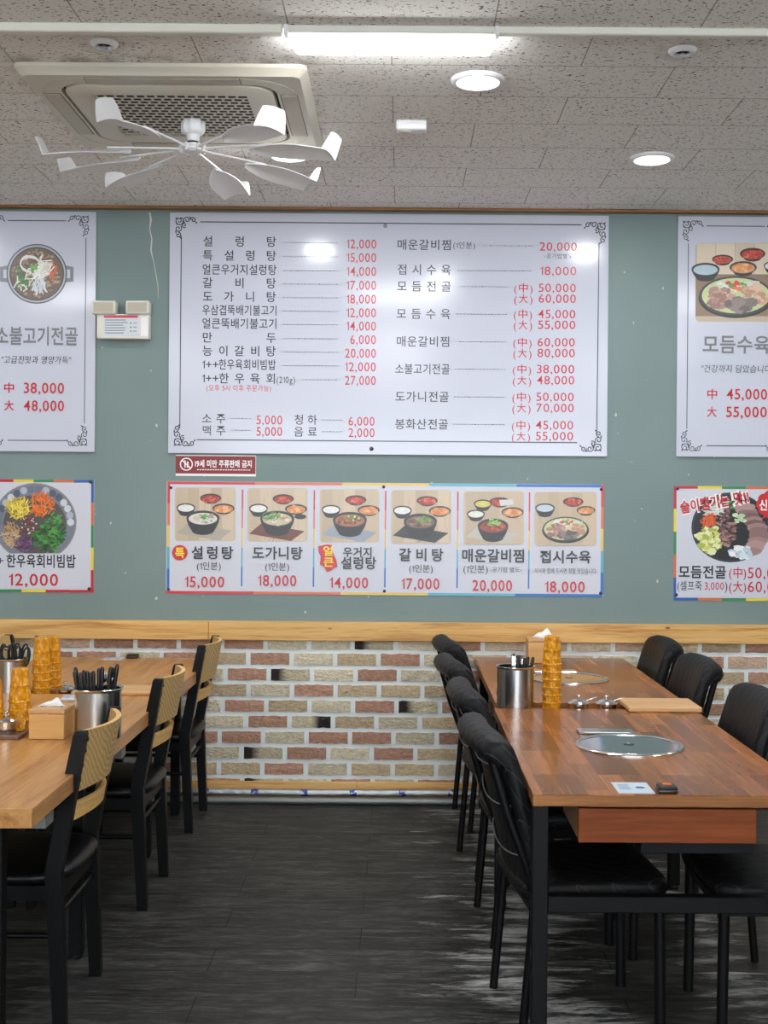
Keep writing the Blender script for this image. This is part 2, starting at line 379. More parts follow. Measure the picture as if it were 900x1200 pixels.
def thing(name, label, cat, loc=(0, 0, 0), rz=0.0, group=None):
    o = bpy.data.objects.new(name, None); C.objects.link(o); o.empty_display_size = 0.1
    o.location = loc; o.rotation_euler = (0, 0, rz); return tag(o, label, cat, group)
def struct(name, mb, m, parent=None, smooth=None):
    o = mb.build(name, m, parent, smooth=smooth)
    if not parent: o['kind'] = 'structure'
    return o
def copy_tree(o, parent=None):
    c = o.copy(); C.objects.link(c)
    if parent: c.parent = parent
    for ch in list(o.children): copy_tree(ch, c)
    return c
def plate(name, label, cat, group=None):
    return None

# ------------------------------------------------------------------ structure
XL, XR, YF = -3.3, 3.7, -3.6
mb = MB(); mb.box(XL, XR, YF, WY + 0.1, -0.1, 0.0); struct('floor', mb, M['floor'])
mb = MB(); mb.box(XL, XR, YF, WY + 0.1, CEIL, CEIL + 0.1); struct('ceiling', mb, M['ceiling'])
RAIL_T, RAIL_B = W(450, 728.5).z, W(450, 750.5).z
BASE_T = W(400, 914.5).z
mb = MB(); mb.box(XL, XR, WY, WY + 0.1, 0, CEIL); wall = struct('wall_back', mb, M['paper'])
mb = MB(); mb.box(XL - 0.1, XL, YF, WY + 0.1, 0, CEIL); struct('wall_left', mb, M['plain'])
mb = MB(); mb.box(XR, XR + 0.1, YF, WY + 0.1, 0, CEIL); struct('wall_right', mb, M['plain'])
mb = MB()                                   # wall behind the camera; wide window opening added to throw light on the ceiling
mb.box(XL, -2.4, YF - 0.1, YF, 0, CEIL); mb.box(2.8, XR, YF - 0.1, YF, 0, CEIL)
mb.box(-2.4, 2.8, YF - 0.1, YF, 0, 0.5); mb.box(-2.4, 2.8, YF - 0.1, YF, 2.35, CEIL); struct('wall_front', mb, M['plain'])
mb = MB()
for a in (-2.4, -0.7, 1.05, 2.74): mb.box(a, a + 0.06, YF - 0.08, YF - 0.02, 0.5, 2.35)
mb.box(-2.4, 2.8, YF - 0.08, YF - 0.02, 0.5, 0.55); mb.box(-2.4, 2.8, YF - 0.08, YF - 0.02, 2.3, 2.35)
struct('window_1', mb, M['steelblk'])  # frame of the added, unseen window opening
mb = MB(); mb.box(XL, XR, WY - 0.0195, WY + 0.001, 0.0, RAIL_B + 0.005); mort = mb.build('mortar_bed', M['mortar'], wall)
# the brick slips, one mesh with a colour per brick
BT = {'t': (206, 184, 152), 'c': (222, 210, 184), 'r': (188, 146, 124), 'p': (212, 182, 158), 'd': (202, 190, 162), 'e': (202, 190, 162)}
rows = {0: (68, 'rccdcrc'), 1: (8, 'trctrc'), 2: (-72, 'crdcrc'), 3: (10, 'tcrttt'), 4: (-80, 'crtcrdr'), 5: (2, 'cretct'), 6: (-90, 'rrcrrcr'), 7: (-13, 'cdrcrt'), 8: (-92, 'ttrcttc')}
mb = MB(); rb = random.Random(3)
P_, BW_ = 50.7 / WS, 46.3 / WS
for r in range(-1, 10):
    z1 = W(390, 720 + (82 + 55.0 * r - 3) / 3.0).z; z0 = W(390, 720 + (82 + 55.0 * r + 40.5) / 3.0).z
    if z1 > RAIL_B + 0.05: continue
    st, seq = rows.get(r, (0 if r % 2 else 68, ''))
    if r == 9: st = -10
    x0w = W(240 + st / 3.0, 830).x
    for k in range(-22, 28):
        xa = x0w + k * P_; xb = xa + BW_
        if xb < XL + 0.02 or xa > XR - 0.02: continue
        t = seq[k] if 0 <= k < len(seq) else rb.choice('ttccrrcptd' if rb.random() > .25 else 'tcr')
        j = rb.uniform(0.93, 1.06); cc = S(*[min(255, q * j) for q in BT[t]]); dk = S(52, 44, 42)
        zt = min(z1, RAIL_B + 0.004); zb = max(z0, 0.001)
        if zt - zb < 0.01: continue
        d = 0.025 + rb.uniform(-.002, .002); n = 10; rowsF = []; cols = []
        e = lambda: rb.uniform(-0.0022, 0.0022)
        xs = [xa + (xb - xa) * i / n for i in range(n + 1)]
        fr = []
        for i, x in enumerate(xs):
            inx = 0.003 if i == 0 else (-0.003 if i == n else 0)
            jt, jb = e(), e()
            fr.append([(x, WY - 0.012, zb + jb), (x + inx, WY - d + e() * .5, zb + 0.003 + jb), (x + inx, WY - d - 0.001 + e(), (zb + zt) / 2), (x + inx, WY - d + e() * .5, zt - 0.003 + jt), (x, WY - 0.012, zt + jt)])
        vs = [p for q in fr for p in q]; base = len(mb.v); mb.v += vs
        for i in range(n):
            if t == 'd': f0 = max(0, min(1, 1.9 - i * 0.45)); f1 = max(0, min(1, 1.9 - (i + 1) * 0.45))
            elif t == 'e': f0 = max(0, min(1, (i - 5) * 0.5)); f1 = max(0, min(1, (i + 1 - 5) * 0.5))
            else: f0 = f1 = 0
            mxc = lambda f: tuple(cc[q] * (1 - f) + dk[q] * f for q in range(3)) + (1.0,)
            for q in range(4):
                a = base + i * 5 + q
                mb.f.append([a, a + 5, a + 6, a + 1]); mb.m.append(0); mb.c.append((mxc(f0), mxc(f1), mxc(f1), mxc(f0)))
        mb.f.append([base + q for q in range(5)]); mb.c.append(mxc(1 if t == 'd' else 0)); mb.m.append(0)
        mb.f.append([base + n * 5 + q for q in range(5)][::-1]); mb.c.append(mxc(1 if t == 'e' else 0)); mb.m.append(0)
mb.build('brick_slips', M['brick'], wall)
# rails and boards
def pine_lengths(name, cuts, z0, z1, d, mt):
    mb = MB()
    for a, b in zip(cuts, cuts[1:]): mb.box(a + 0.0006, b - 0.0006, WY - d, WY - 0.0, z0, z1, 0.003)
    return struct(name, mb, mt)
pine_lengths('trim_1', [XL, W(246, 735).x, 2.55, XR], RAIL_B, RAIL_T, 0.045, M['pine'])
zt = W(450, 243.5).z
pine_lengths('trim_2', [XL, -0.4, 2.0, XR], W(450, 248.6).z, CEIL, 0.04, M['moulding'])
pine_lengths('baseboard_back', [XL, -0.2, 1.9, XR], 0.0, BASE_T, 0.035, M['pine'])
# torn line in the wallpaper, left of the big menu board
mb = MB(); pts = [(175.5, 249), (177, 258), (175.5, 268), (178, 280), (177, 294), (180, 306), (182.5, 320), (185, 334), (185.5, 350)]
for i in range(len(pts) - 1):
    a, b = W(*pts[i]), W(*pts[i + 1]); w0 = (0.0042 - 0.0004 * i) * (1 + 0.4 * math.sin(i * 2.1)); w1 = (0.0042 - 0.0004 * (i + 1)) * (1 + 0.4 * math.sin((i + 1) * 2.1))
    mb.add([(a.x - w0, WY - 0.001, a.z), (a.x + w0, WY - 0.0016, a.z), (b.x + w1, WY - 0.0016, b.z), (b.x - w1, WY - 0.001, b.z)], [[0, 1, 2, 3]])
mb.build('wallpaper_tear', M['tear'], wall)

# ------------------------------------------------------------------ pipes along the wall foot
def pipe_thing(name, label, y, z, r, mt, wob):
    mb = MB(); pts = [(x * 0.1, y, z + wob * math.sin(x * 0.31) - wob * 0.6 * math.sin(x * 0.12)) for x in range(-32, 37)]
    mb.tube(pts, r, 12); return tag(mb.build(name, mt, smooth=60), label, 'pipe')
pipe_thing('conduit_pipe', 'bare grey pipe on the floor along the brick wall, lower of the two', WY - 0.105, 0.0165, 0.016, M['pipe'], 0.0)
pipe_thing('lagged_pipe', 'foil wrapped pipe with blue marks above the bare grey pipe', WY - 0.068, 0.047, 0.0165, M['foil'], 0.003)

# ------------------------------------------------------------------ lettering
_txt = bpy.data.curves.new('glyphs', 'FONT'); _txt.size = 1.0; _txt.resolution_u = 3
_to = bpy.data.objects.new('glyphs', _txt); C.objects.link(_to)
_gc = {}
def glyph(ch, bold):
    k = (ch, bold)
    if ch == '1':
        e = bold * .9
        return [(.17 - e, 0), (.255 + e, 0), (.255 + e, .69), (.19 - e, .69), (.17 - e, .60), (.03, .545), (.03, .475 - e), (.17 - e, .53)], [[0, 1, 2, 3, 4, 7], [4, 5, 6, 7]]
    if k not in _gc:
        _txt.body = ch; _txt.offset = bold
        bpy.context.view_layer.update()
        me = bpy.data.meshes.new_from_object(_to.evaluated_get(bpy.context.evaluated_depsgraph_get()))
        vs = [(v.co.x, v.co.y) for v in me.vertices]; fs = [list(p.vertices) for p in me.polygons]
        bpy.data.meshes.remove(me); _gc[k] = (vs, fs)
    return _gc[k]
def wide(ch): return ord(ch) > 0x2E80
class Sheet:
    """a flat printed thing on the wall; photo pixels in, place coordinates out"""
    def __init__(s, front): s.front = front; s.z = 0.0; s.b = {}; s.n = 0
    def new(s): s.n += 1; return s
    def mb(s, key):
        k = (key, s.n)
        if k not in s.b: s.b[k] = MB()
        return s.b[k]
    def poly(s, key, pts, col=None, step=3e-6):
        s.z += step
        vs = []
        for x, y in pts:
            p = W(x, y); vs.append((p.x, s.front - s.z, p.z))
        s.mb(key).add(vs, [list(range(len(vs)))], col)
    def rect(s, key, x0, y0, x1, y1, col=None): s.poly(key, [(x0, y0), (x1, y0), (x1, y1), (x0, y1)], col)
    def rrect(s, key, x0, y0, x1, y1, r, col=None):
        pts = []
        for cx, cy, a0 in ((x1 - r, y0 + r, -PI / 2), (x1 - r, y1 - r, 0), (x0 + r, y1 - r, PI / 2), (x0 + r, y0 + r, PI)):
            for i in range(5): a = a0 + i * PI / 8; pts.append((cx + r * math.cos(a), cy + r * math.sin(a)))
        s.poly(key, pts, col)
    def ell(s, key, cx, cy, rx, ry, col=None, n=28, jag=0, rnd=random):
        pts = []
        for i in range(n):
            a = 2 * PI * i / n; q = 1 + (rnd.uniform(-jag, jag) if jag else 0)
            pts.append((cx + rx * q * math.cos(a), cy + ry * q * math.sin(a)))
        s.poly(key, pts, col)
    def stroke(s, key, pts, w, col=None):
        n = len(pts); L = []; R = []
        for i in range(n):
            ax, ay = pts[max(i - 1, 0)]; bx, by = pts[min(i + 1, n - 1)]
            d = math.hypot(bx - ax, by - ay) or 1; nx, ny = -(by - ay) / d, (bx - ax) / d
            ww = (w[i] if isinstance(w, list) else w) / 2
            L.append((pts[i][0] + nx * ww, pts[i][1] + ny * ww)); R.append((pts[i][0] - nx * ww, pts[i][1] - ny * ww))
        for i in range(n - 1): s.poly(key, [L[i], L[i + 1], R[i + 1], R[i]], col, 1.5e-6)
    def text(s, key, t, x0, x1, yc, h, bold=0.0, spread=False, rot=0.0, lift=None, shear=0.0, keep=False):
        if lift is None: lift = s.z + 0.0003
        if not keep: s.new()
        kor = any(wide(c) for c in t)
        lay = []; pen = 0.0
        if spread:
            t2 = t.replace(' ', ''); g = [glyph(c, bold) for c in t2]
            wch = min(h * 1.0, (x1 - x0) / len(t2) * 0.98) / h * 0.9
            span = (x1 - x0) / h * 0.9
            for i, (vs, fs) in enumerate(g):
                a = min(v[0] for v in vs); b = max(v[0] for v in vs)
                left = (span - wch) * i / max(1, len(t2) - 1)
                lay.append((vs, fs, left - a * wch / (b - a) if False else left + (wch - (b - a)) / 2 - a, 1.0))
            lo, hi = 0.0, span
        else:
            for c in t:
                if c == ' ': pen += 0.30; continue
                vs, fs = glyph(c, bold); a = min(v[0] for v in vs); b = max(v[0] for v in vs)
                if wide(c): lay.append((vs, fs, pen, 1.0)); pen += 0.94
                else:
                    gap = 0.055
                    lay.append((vs, fs, pen + gap - a, 1.0)); pen += (b - a) + 2 * gap
            lo = min(min(v[0] for v in vs) + dx for vs, fs, dx, q in lay); hi = max(max(v[0] for v in vs) + dx for vs, fs, dx, q in lay)
        em = h / (0.9 if kor else 0.69); mid = 0.38 if kor else 0.345
        kx = (x1 - x0) / (hi - lo)
        cp = W((x0 + x1) / 2, yc); m = s.mb(key)
        ca, sa = math.cos(rot), math.sin(rot)
        for vs, fs, dx, q in lay:
            out = []
            for vx, vy in vs:
                px = ((vx + dx - lo) * kx - (x1 - x0) / 2) / WS; pz = (vy - mid) * em / WS
                px += pz * shear
                out.append((cp.x + px * ca - pz * sa, s.front - lift, cp.z + px * sa + pz * ca))
            m.add(out, [f for f in fs])
    def dashes(s, key, x0, x1, y, n=None, h=0.9):
        s.new(); n = n or int((x1 - x0) / 4.4); st = (x1 - x0) / n
        for i in range(n): s.poly(key, [(x0 + i * st, y - h / 2 + i * st * ROLL), (x0 + i * st + st * .55, y - h / 2 + i * st * ROLL), (x0 + i * st + st * .55, y + h / 2 + i * st * ROLL), (x0 + i * st, y + h / 2 + i * st * ROLL)], None, 0)
    def flush(s, root, names, mats, lvl=None):
        for key, m in s.b.items():
            m.build(names[key[0]], mats[key[0]], root, rel=root.location)

def panel(root_loc, x0, y0, x1, y1, th, mt, root, name='panel', bev=0.001, front=None):
    a, b = W(x0, (y0 + y1) / 2), W(x1, (y0 + y1) / 2); cx = (x0 + x1) / 2
    t, bt = W(cx, y0).z, W(cx, y1).z
    mb = MB(); mb.box(a.x, b.x, WY - th, WY - 0.0005, bt, t, bev); return mb.build(name, mt, root, rel=root_loc)

def spiral(cx, cy, r, a0, turns, sgn, n=16):
    return [(cx + r * (1 - .8 * i / n) * math.cos(a0 + sgn * turns * 2 * PI * i / n), cy + r * (1 - .8 * i / n) * math.sin(a0 + sgn * turns * 2 * PI * i / n)) for i in range(n + 1)]
def ornament(sh, cx, cy, fx, fy, k=1.0, fine=False):
    """scroll corner; (cx,cy) the outer corner, fx/fy point inwards"""
    T = lambda pts: [(cx + fx * px * k, cy + fy * py * k) for px, py in pts]
    sh.new(); w = 0.9 if fine else 1.15
    for (px, py, r, a, tn) in ((6, 6, 5.2, 0.2, 1.4), (15, 5, 4.2, 2.2, 1.3), (5, 15, 4.2, -0.8, 1.3), (22.5, 5, 3.4, 3.0, 1.3), (5, 22.5, 3.4, -1.6, 1.3), (12, 11, 3.2, 1.0, 1.2)):
        sh.stroke('orn', T(spiral(px, py, r, a, tn, 1)), w)
    for px, py, a in ((9, 3, .3), (19, 2.2, .2), (3, 9, 1.3), (2.2, 19, 1.4), (11, 7, .8), (26, 8, 0.9), (8, 26, 0.6), (3, 3, .8)):
        sh.poly('orn', T([(px - 2.4 * math.cos(a), py - 2.4 * math.sin(a)), (px + 0.9 * math.sin(a), py - 0.9 * math.cos(a)), (px + 2.4 * math.cos(a), py + 2.4 * math.sin(a)), (px - 0.9 * math.sin(a), py + 0.9 * math.cos(a))]))

def on_wall(name, label, cat, x, y, group=None):
    p = W(x, y); return thing(name, label, cat, (p.x, WY, p.z), 0, group)
NM = dict(k='dish_name', r='price', g='title', orn='corner_ornament', b='border_line', d='dotted_leader', w='white_lettering', y='badge_lettering', p='picture', pen='handwriting', e='edge_band', lab='label_print', ds='divider_stripe', seal='red_badge')
MT = dict(k=M['ink'], r=M['red'], g=M['grey'], orn=M['ink'], b=M['ink'], d=M['ink'], w=M['white'], y=M['yellow'], p=M['print'], pen=M['ink'], e=M['print'], lab=M['print'], ds=M['print'], seal=M['red'])
def screw(root, x, y, th, mt='screw', r=2.0):
    p = W(x, y); mb = MB(); mb.lathe([(0, -0.005), (r / WS * .6, -0.0045), (r / WS, -0.002), (r / WS, 0.003)], (0, 0, 0), 12, axis='Y')
    mb.move((p.x, WY - th - 0.001, p.z)); mb.build('screw', M[mt], root, rel=root.location, smooth=40)

# --- the big menu board
TH = 0.012
board = on_wall('menu_board', 'large white menu board with two columns of dishes and red prices', 'menu board', 456, 392)
bl = board.location
panel(bl, 198.5, 251.5, 712, 533, TH, M['board'], board)
sh = Sheet(WY - TH)
names = [('설렁탕', 1), ('특설렁탕', 1), ('얼큰우거지설렁탕', 0), ('갈비탕', 1), ('도가니탕', 1), ('우삼겹뚝배기불고기', 0), ('얼큰뚝배기불고기', 0), ('만두', 1), ('능이갈비탕', 1), ('1++한우육회비빔밥', 0), ('1++한 우 육 회', 0)]
pr = ['12,000', '15,000', '14,000', '17,000', '18,000', '12,000', '14,000', '6,000', '20,000', '12,000', '27,000']
ny = [145, 200, 255, 307, 360, 413, 465, 520, 572, 625, 679]; py = [155, 208, 262, 316, 370, 423, 475, 528, 581, 634, 687]
for i, ((t, spd), p) in enumerate(zip(names, pr)):
    sl = -0.6 * i / 10
    y = 240 + ny[i] * .3
    if t.startswith('1++'):
        sh.text('k', '1++', 238 + sl, 257 + sl, y, 9.2, .008)
        if i == 9: sh.text('k', '한우육회비빔밥', 257.5 + sl, 324 + sl, y, 12, .008, keep=True)
        else: sh.text('k', '한우육회', 257.5 + sl, 324 + sl, y, 12, .008, True, keep=True)
    else: sh.text('k', t, 238 + sl, 324.5 + sl, y, 12, .008, bool(spd))
    x0 = 406.5 if len(p) == 6 else 411
    sh.text('r', p, (x0 if i < 8 else x0 - 1.5) + sl, 441 + sl, 240 + py[i] * .3, 10.4, .006)
    if i < 10: sh.dashes('d', 332 + sl, 398 + sl, 240 + (ny[i] + 4) * .3, 16)
    else: sh.dashes('d', 353.5, 397, 240 + 684 * .3, 10)
sh.text('k', '(210g)', 324.5, 346, 445.5, 7.5, .002)
sh.text('r', '(오후 5시 이후 주문가능)', 242.5, 318, 455, 7.5, .004)
for t, x0, x1, y in (('소주', 237, 265, 490.5), ('맥주', 237, 265, 504.6), ('청하', 344.5, 372, 492), ('음료', 344.5, 372, 506)): sh.text('k', t, x0, x1, y, 11.5, .006, True)
for t, x0, x1, y in (('5,000', 301, 331, 492.3), ('5,000', 301, 331, 505.8), ('6,000', 408.5, 439, 493.8), ('2,000', 408.5, 439, 507.2)): sh.text('r', t, x0, x1, y, 10.2, .006)
for x0, x1, y in ((271, 296, 490.6), (271, 296, 504.3), (377.5, 403, 492.3), (377.5, 403, 506)): sh.dashes('d', x0, x1, y, 6)
R_ = [('매운갈비찜', 158, None, 50, 263), ('접시수육', 255, None, 50, 262), ('모듬전골', 320, ('50,000', '60,000', 326, 368), 50, 262), ('모듬수육', 427, ('45,000', '55,000', 428, 470), 48, 260), ('매운갈비찜', 535, ('60,000', '80,000', 538, 580), 47, 257), ('소불고기전골', 642, ('38,000', '48,000', 643, 686), 44, 256), ('도가니전골', 750, ('50,000', '70,000', 751, 794), 43, 254), ('봉화산전골', 857, ('45,000', '55,000', 861, 904), 42, 251)]
for i, (t, y, pp, a, b) in enumerate(R_):
    q = lambda X: 450 + X * .3
    sh.text('k', t, q(a), q(b), 240 + y * .3, 12, .008, t != '소불고기전골')
    if pp:
        sl = (i - 2) * -1.9
        sh.dashes('d', q(285 + sl * 1.6), q(488 + sl * 1.4), 240 + (y + 1) * .3, 15)
        for c, p, yy in (('中', pp[0], pp[2]), ('大', pp[1], pp[3])):
            sh.text('r', '(', q(508 + sl), q(518 + sl), 241.2 + yy * .3, 8.2, .004); sh.text('r', c, q(526 + sl), q(561 + sl), 240 + yy * .3, 10.5, .008, keep=True); sh.text('r', ')', q(569 + sl), q(579 + sl), 241.2 + yy * .3, 8.2, .004, keep=True)
            sh.text('r', p, q(603 + sl * 1.2), q(748 + sl * 1.1), 240 + yy * .3, 9.8, .004)
sh.text('k', '(1인분)', 531, 556.5, 288, 8, .002); sh.dashes('d', 565.5, 627, 288.4, 15); sh.text('r', '20,000', 632, 675.6, 289.6, 9.8, .004)
sh.text('k', '-공기밥별도-', 637.5, 673.5, 300.6, 6, .002)
sh.dashes('d', 536, 624, 317.6, 21); sh.text('r', '18,000', 632.5, 675, 318, 9.8, .004)
for (x0, y0, x1, y1) in ((235, 261.4, 681, 262.4), (231, 516.2, 676, 517.2)): sh.new().poly('b', [(x0, y0 - (456 - x0) * ROLL + .4), (x1, y0 + (x1 - 456) * ROLL + .4), (x1, y1 + (x1 - 456) * ROLL + .6), (x0, y1 - (456 - x0) * ROLL + .6)])
for (x0, y0, x1, y1) in ((213, 277, 211.2, 502), (701.5, 285, 698.8, 509)): sh.new().poly('b', [(x0 - .55, y0), (x0 + .55, y0), (x1 + .55, y1), (x1 - .55, y1)])
ornament(sh, 204.5, 253.5, 1, 1); ornament(sh, 711, 259.5, -1, 1); ornament(sh, 202.5, 524.5, 1, -1); ornament(sh, 706, 531, -1, -1)
sh.flush(board, NM, MT)
screw(board, 451.5, 265.5, TH, 'boltgrey', 2.4); screw(board, 435.5, 526, TH, 'screw', 2.4)

# ---- printed food pictures
rp = random.Random(11)
def blot(sh, cx, cy, rx, ry, cols, n, sz, key='p', jag=.3):
    for _ in range(n):
        a = rp.uniform(0, 2 * PI); q = math.sqrt(rp.random())
        z = sz * rp.uniform(.6, 1.3)
        sh.ell(key, cx + rx * q * math.cos(a), cy + ry * q * math.sin(a), z, z * rp.uniform(.5, .9), S(*rp.choice(cols)), 7, jag, rp)
def strands(sh, cx, cy, rx, ry, cols, n, ln, w, ang=None, key='p'):
    for _ in range(n):
        a = rp.uniform(0, 2 * PI); q = math.sqrt(rp.random()); t = (rp.uniform(0, PI) if ang is None else ang + rp.uniform(-.5, .5))
        x, y = cx + rx * q * math.cos(a), cy + ry * q * math.sin(a); l = ln * rp.uniform(.6, 1.2) / 2
        bx, by = rp.uniform(-1, 1) * l * .5, rp.uniform(-1, 1) * l * .5
        sh.stroke(key, [(x - l * math.cos(t), y - l * math.sin(t)), (x + bx, y + by), (x + l * math.cos(t), y + l * math.sin(t))], w, S(*rp.choice(cols)))
BLK = (38, 36, 36)
def bowl(sh, cx, cy, rx, ry, deep, fill, cols=None, n=10, sz=1.2, outer=BLK, taper=.68):
    sh.poly('p', [(cx - rx, cy)] + [(cx - rx * (1 - (1 - taper) * (i / 5) ** 1.6), cy + deep * i / 5) for i in range(1, 6)] + [(cx + rx * taper * math.cos(PI - PI * i / 8), cy + deep + ry * .6 * math.sin(PI * i / 8)) for i in range(1, 8)] + [(cx + rx * (1 - (1 - taper) * (i / 5) ** 1.6), cy + deep * i / 5) for i in range(5, 0, -1)] + [(cx + rx, cy)], S(*outer))
    sh.ell('p', cx, cy, rx, ry, S(66, 63, 62)); sh.ell('p', cx, cy + .2, rx * .93, ry * .9, S(*outer)); sh.ell('p', cx, cy + ry * .12, rx * .86, ry * .8, S(*fill))
    if cols: blot(sh, cx, cy + ry * .1, rx * .68, ry * .6, cols, n, sz)
KIM = [(190, 60, 48), (170, 42, 36), (214, 110, 84), (200, 78, 60)]; KKD = [(222, 150, 92), (206, 122, 66), (236, 176, 124)]; RICE = [(236, 236, 232), (222, 224, 222)]
def food_bg(sh, x0, y0, x1, y1, c0=(198, 178, 152), r=3.5):
    sh.new(); sh.rrect('p', x0, y0, x1, y1, r, S(*c0))
    n = 5
    for i in range(n):
        xa = x0 + 2.0 + (x1 - x0 - 4) * i / n; xb = xa + (x1 - x0 - 4) / n - .5; j = rp.uniform(-14, 10)
        sh.rect('p', xa, y0 + .8, xb, y1 - .8, S(*[q + j for q in c0]))
        strands(sh, (xa + xb) / 2, (y0 + y1) / 2, (xb - xa) * .36, (y1 - y0) * .36, [tuple(q - 22 for q in c0), tuple(q - 12 for q in c0)], 6, 12, .35, PI / 2)
def side_bowls(sh, ox, oy, a='rice'):
    if a: bowl(sh, ox + 12, oy + 23, 11, 5.2, 7, (232, 232, 228), RICE, 14, 1.6)
    bowl(sh, ox + 41, oy + 12, 12.5, 5.4, 3.4, (150, 50, 40), KIM, 22, 2.4); bowl(sh, ox + 56, oy + 24, 13, 5.8, 3.6, (206, 140, 90), KKD, 20, 2.6)
def dish(sh, ox, oy, kind):
    if kind != 6: side_bowls(sh, ox, oy, kind != 5)
    nap = {1: (172, 164, 150), 2: (112, 62, 52), 3: (150, 158, 170), 4: (52, 50, 52), 5: (190, 184, 172)}.get(kind)
    if nap: sh.poly('p', [(ox + 1, oy + 53), (ox + 15, oy + 41), (ox + 66, oy + 50), (ox + 50, oy + 61.5)], S(*nap)); strands(sh, ox + 34, oy + 53, 20, 5, [tuple(q - 16 for q in nap)], 8, 14, .4, -.6)
    cx, cy = ox + 32, oy + 35
    if kind == 1: bowl(sh, cx, cy, 19.5, 8.6, 15, (214, 210, 200), [(196, 186, 172), (170, 150, 134), (226, 224, 216)], 16, 2.6); blot(sh, cx + 2, cy - 1, 5, 3, [(96, 160, 60), (120, 184, 80), (70, 130, 50)], 22, 1.3)
    if kind == 2: bowl(sh, cx + 2, cy, 20, 9, 15, (196, 180, 150), [(206, 190, 160), (176, 150, 120), (224, 214, 190)], 30, 2.6); strands(sh, cx - 4, cy - 3, 8, 4, [(70, 128, 54), (96, 150, 70)], 16, 9, 1.1, -.5); sh.ell('p', ox + 61, oy + 33, 7, 3, S(40, 38, 38)); blot(sh, ox + 61, oy + 33, 4, 1.5, [(60, 90, 60)], 4, 1)
    if kind == 3: bowl(sh, cx + 2, cy, 20, 9, 15, (168, 110, 74), [(146, 90, 60), (190, 130, 84), (110, 72, 50)], 26, 2.6); blot(sh, cx + 6, cy - 2, 7, 3.4, [(96, 150, 60), (210, 214, 190), (70, 116, 48)], 22, 1.2)
    if kind == 4: bowl(sh, cx + 1, cy + 1, 19.5, 9, 15, (120, 92, 74), [(130, 92, 78), (160, 120, 100), (92, 66, 56)], 24, 2.8); blot(sh, cx + 6, cy - 1, 8, 4, [(110, 170, 70), (86, 146, 56)], 22, 1.5)
    if kind == 5:
        for (bx, by, f, cl) in ((21, 14, (206, 196, 96), [(214, 206, 120)]), (13, 26, (220, 226, 206), RICE)): bowl(sh, ox + bx, oy + by, 10.5, 4.8, 6, f, cl, 6, 1.6)
        sh.poly('p', [(ox + 40, oy + 10), (ox + 56, oy + 9), (ox + 58, oy + 15), (ox + 42, oy + 17)], S(206, 206, 204))
        bowl(sh, cx + 1, cy + 5, 18, 8.5, 14, (150, 60, 44), [(160, 62, 44), (120, 44, 36), (186, 92, 66)], 26, 2.6); blot(sh, cx + 2, cy + 1, 7, 4.6, [(130, 184, 80), (100, 160, 60), (150, 200, 104)], 26, 1.6)
    if kind == 6:
        bowl(sh, ox + 12, oy + 18, 11.5, 5.2, 8, (190, 204, 214)); bowl(sh, ox + 45, oy + 11, 12, 5.2, 3, (150, 50, 40), KIM, 20, 2.2); bowl(sh, ox + 60, oy + 21, 11, 5, 3.5, (206, 140, 90), KKD, 16, 2.4)
        plate_food(sh, ox + 36, oy + 43, 27, 14.5)
def plate_food(sh, cx, cy, rx, ry):
    k = rx / 27
    sh.ell('p', cx, cy + 1.5 * k, rx * 1.02, ry * 1.04, S(28, 28, 30)); sh.ell('p', cx, cy, rx, ry, S(58, 60, 62)); sh.ell('p', cx, cy, rx * .93, ry * .9, S(196, 204, 150))
    strands(sh, cx + 2 * k, cy - ry * .5, rx * .5, ry * .2, [(226, 230, 224), (210, 216, 206)], 30, 9 * k, 1.1 * k, .1)
    blot(sh, cx, cy - ry * .55, 8 * k, 3 * k, [(206, 60, 46), (224, 110, 60), (90, 150, 60)], 18, 1.8 * k)
    blot(sh, cx - rx * .42, cy + ry * .1, rx * .36, ry * .5, [(170, 128, 118), (190, 148, 136), (150, 110, 100)], 36, 3.2 * k); blot(sh, cx + rx * .5, cy, rx * .34, ry * .45, [(206, 164, 138), (186, 140, 116), (222, 186, 160)], 36, 3 * k)
    blot(sh, cx + rx * .1, cy + ry * .45, rx * .4, ry * .32, [(120, 108, 104), (140, 126, 120), (100, 90, 88)], 36, 3.4 * k)

# --- strip of six dishes
TH2 = 0.003
strip = on_wall('dish_banner', 'long banner of six bowl dishes with coloured edge under the big menu board', 'banner', 451, 632)
panel(strip.location, 195.2, 566, 707, 697.5, TH2, M['poster'], strip, 'sheet', 0.0)
sh = Sheet(WY - TH2); SEG = [(206, 52, 60), (218, 110, 76), (226, 190, 92), (88, 172, 196), (34, 108, 190)]
def edge(x0, x1, yy, h, cols):
    n = len(cols); sh.new()
    for i, c in enumerate(cols):
        a, b = x0 + (x1 - x0) * i / n, x0 + (x1 - x0) * (i + 1) / n; ya, yb = yy + (a - 451) * ROLL, yy + (b - 451) * ROLL
        sh.poly('e', [(a, ya), (b, yb), (b, yb + h), (a, ya + h)], S(*c))
def vedge(x, y0, y1, wd, cols, key='e', tilt=-1.0):
    n = len(cols); sh.new()
    for i, c in enumerate(cols):
        a, b = y0 + (y1 - y0) * i / n, y0 + (y1 - y0) * (i + 1) / n
        xa, xb = x + tilt * i / n, x + tilt * (i + 1) / n
        sh.poly(key, [(xa, a), (xa + wd, a), (xb + wd, b), (xb, b)], S(*c))
edge(196.3, 707.8, 566.2, 3.2, SEG); edge(194.6, 705.8, 694.3, 3.2, SEG); vedge(196.4, 564.4, 692, 3.2, SEG); vedge(704.4, 568.2, 697, 3.2, SEG)
for x in (283.5, 367.6, 451.2, 535.8, 619.6): vedge(x, 573.5 + (x - 283) * .01, 687 + (x - 283) * .008, 1.8, SEG, 'ds', -1.2)
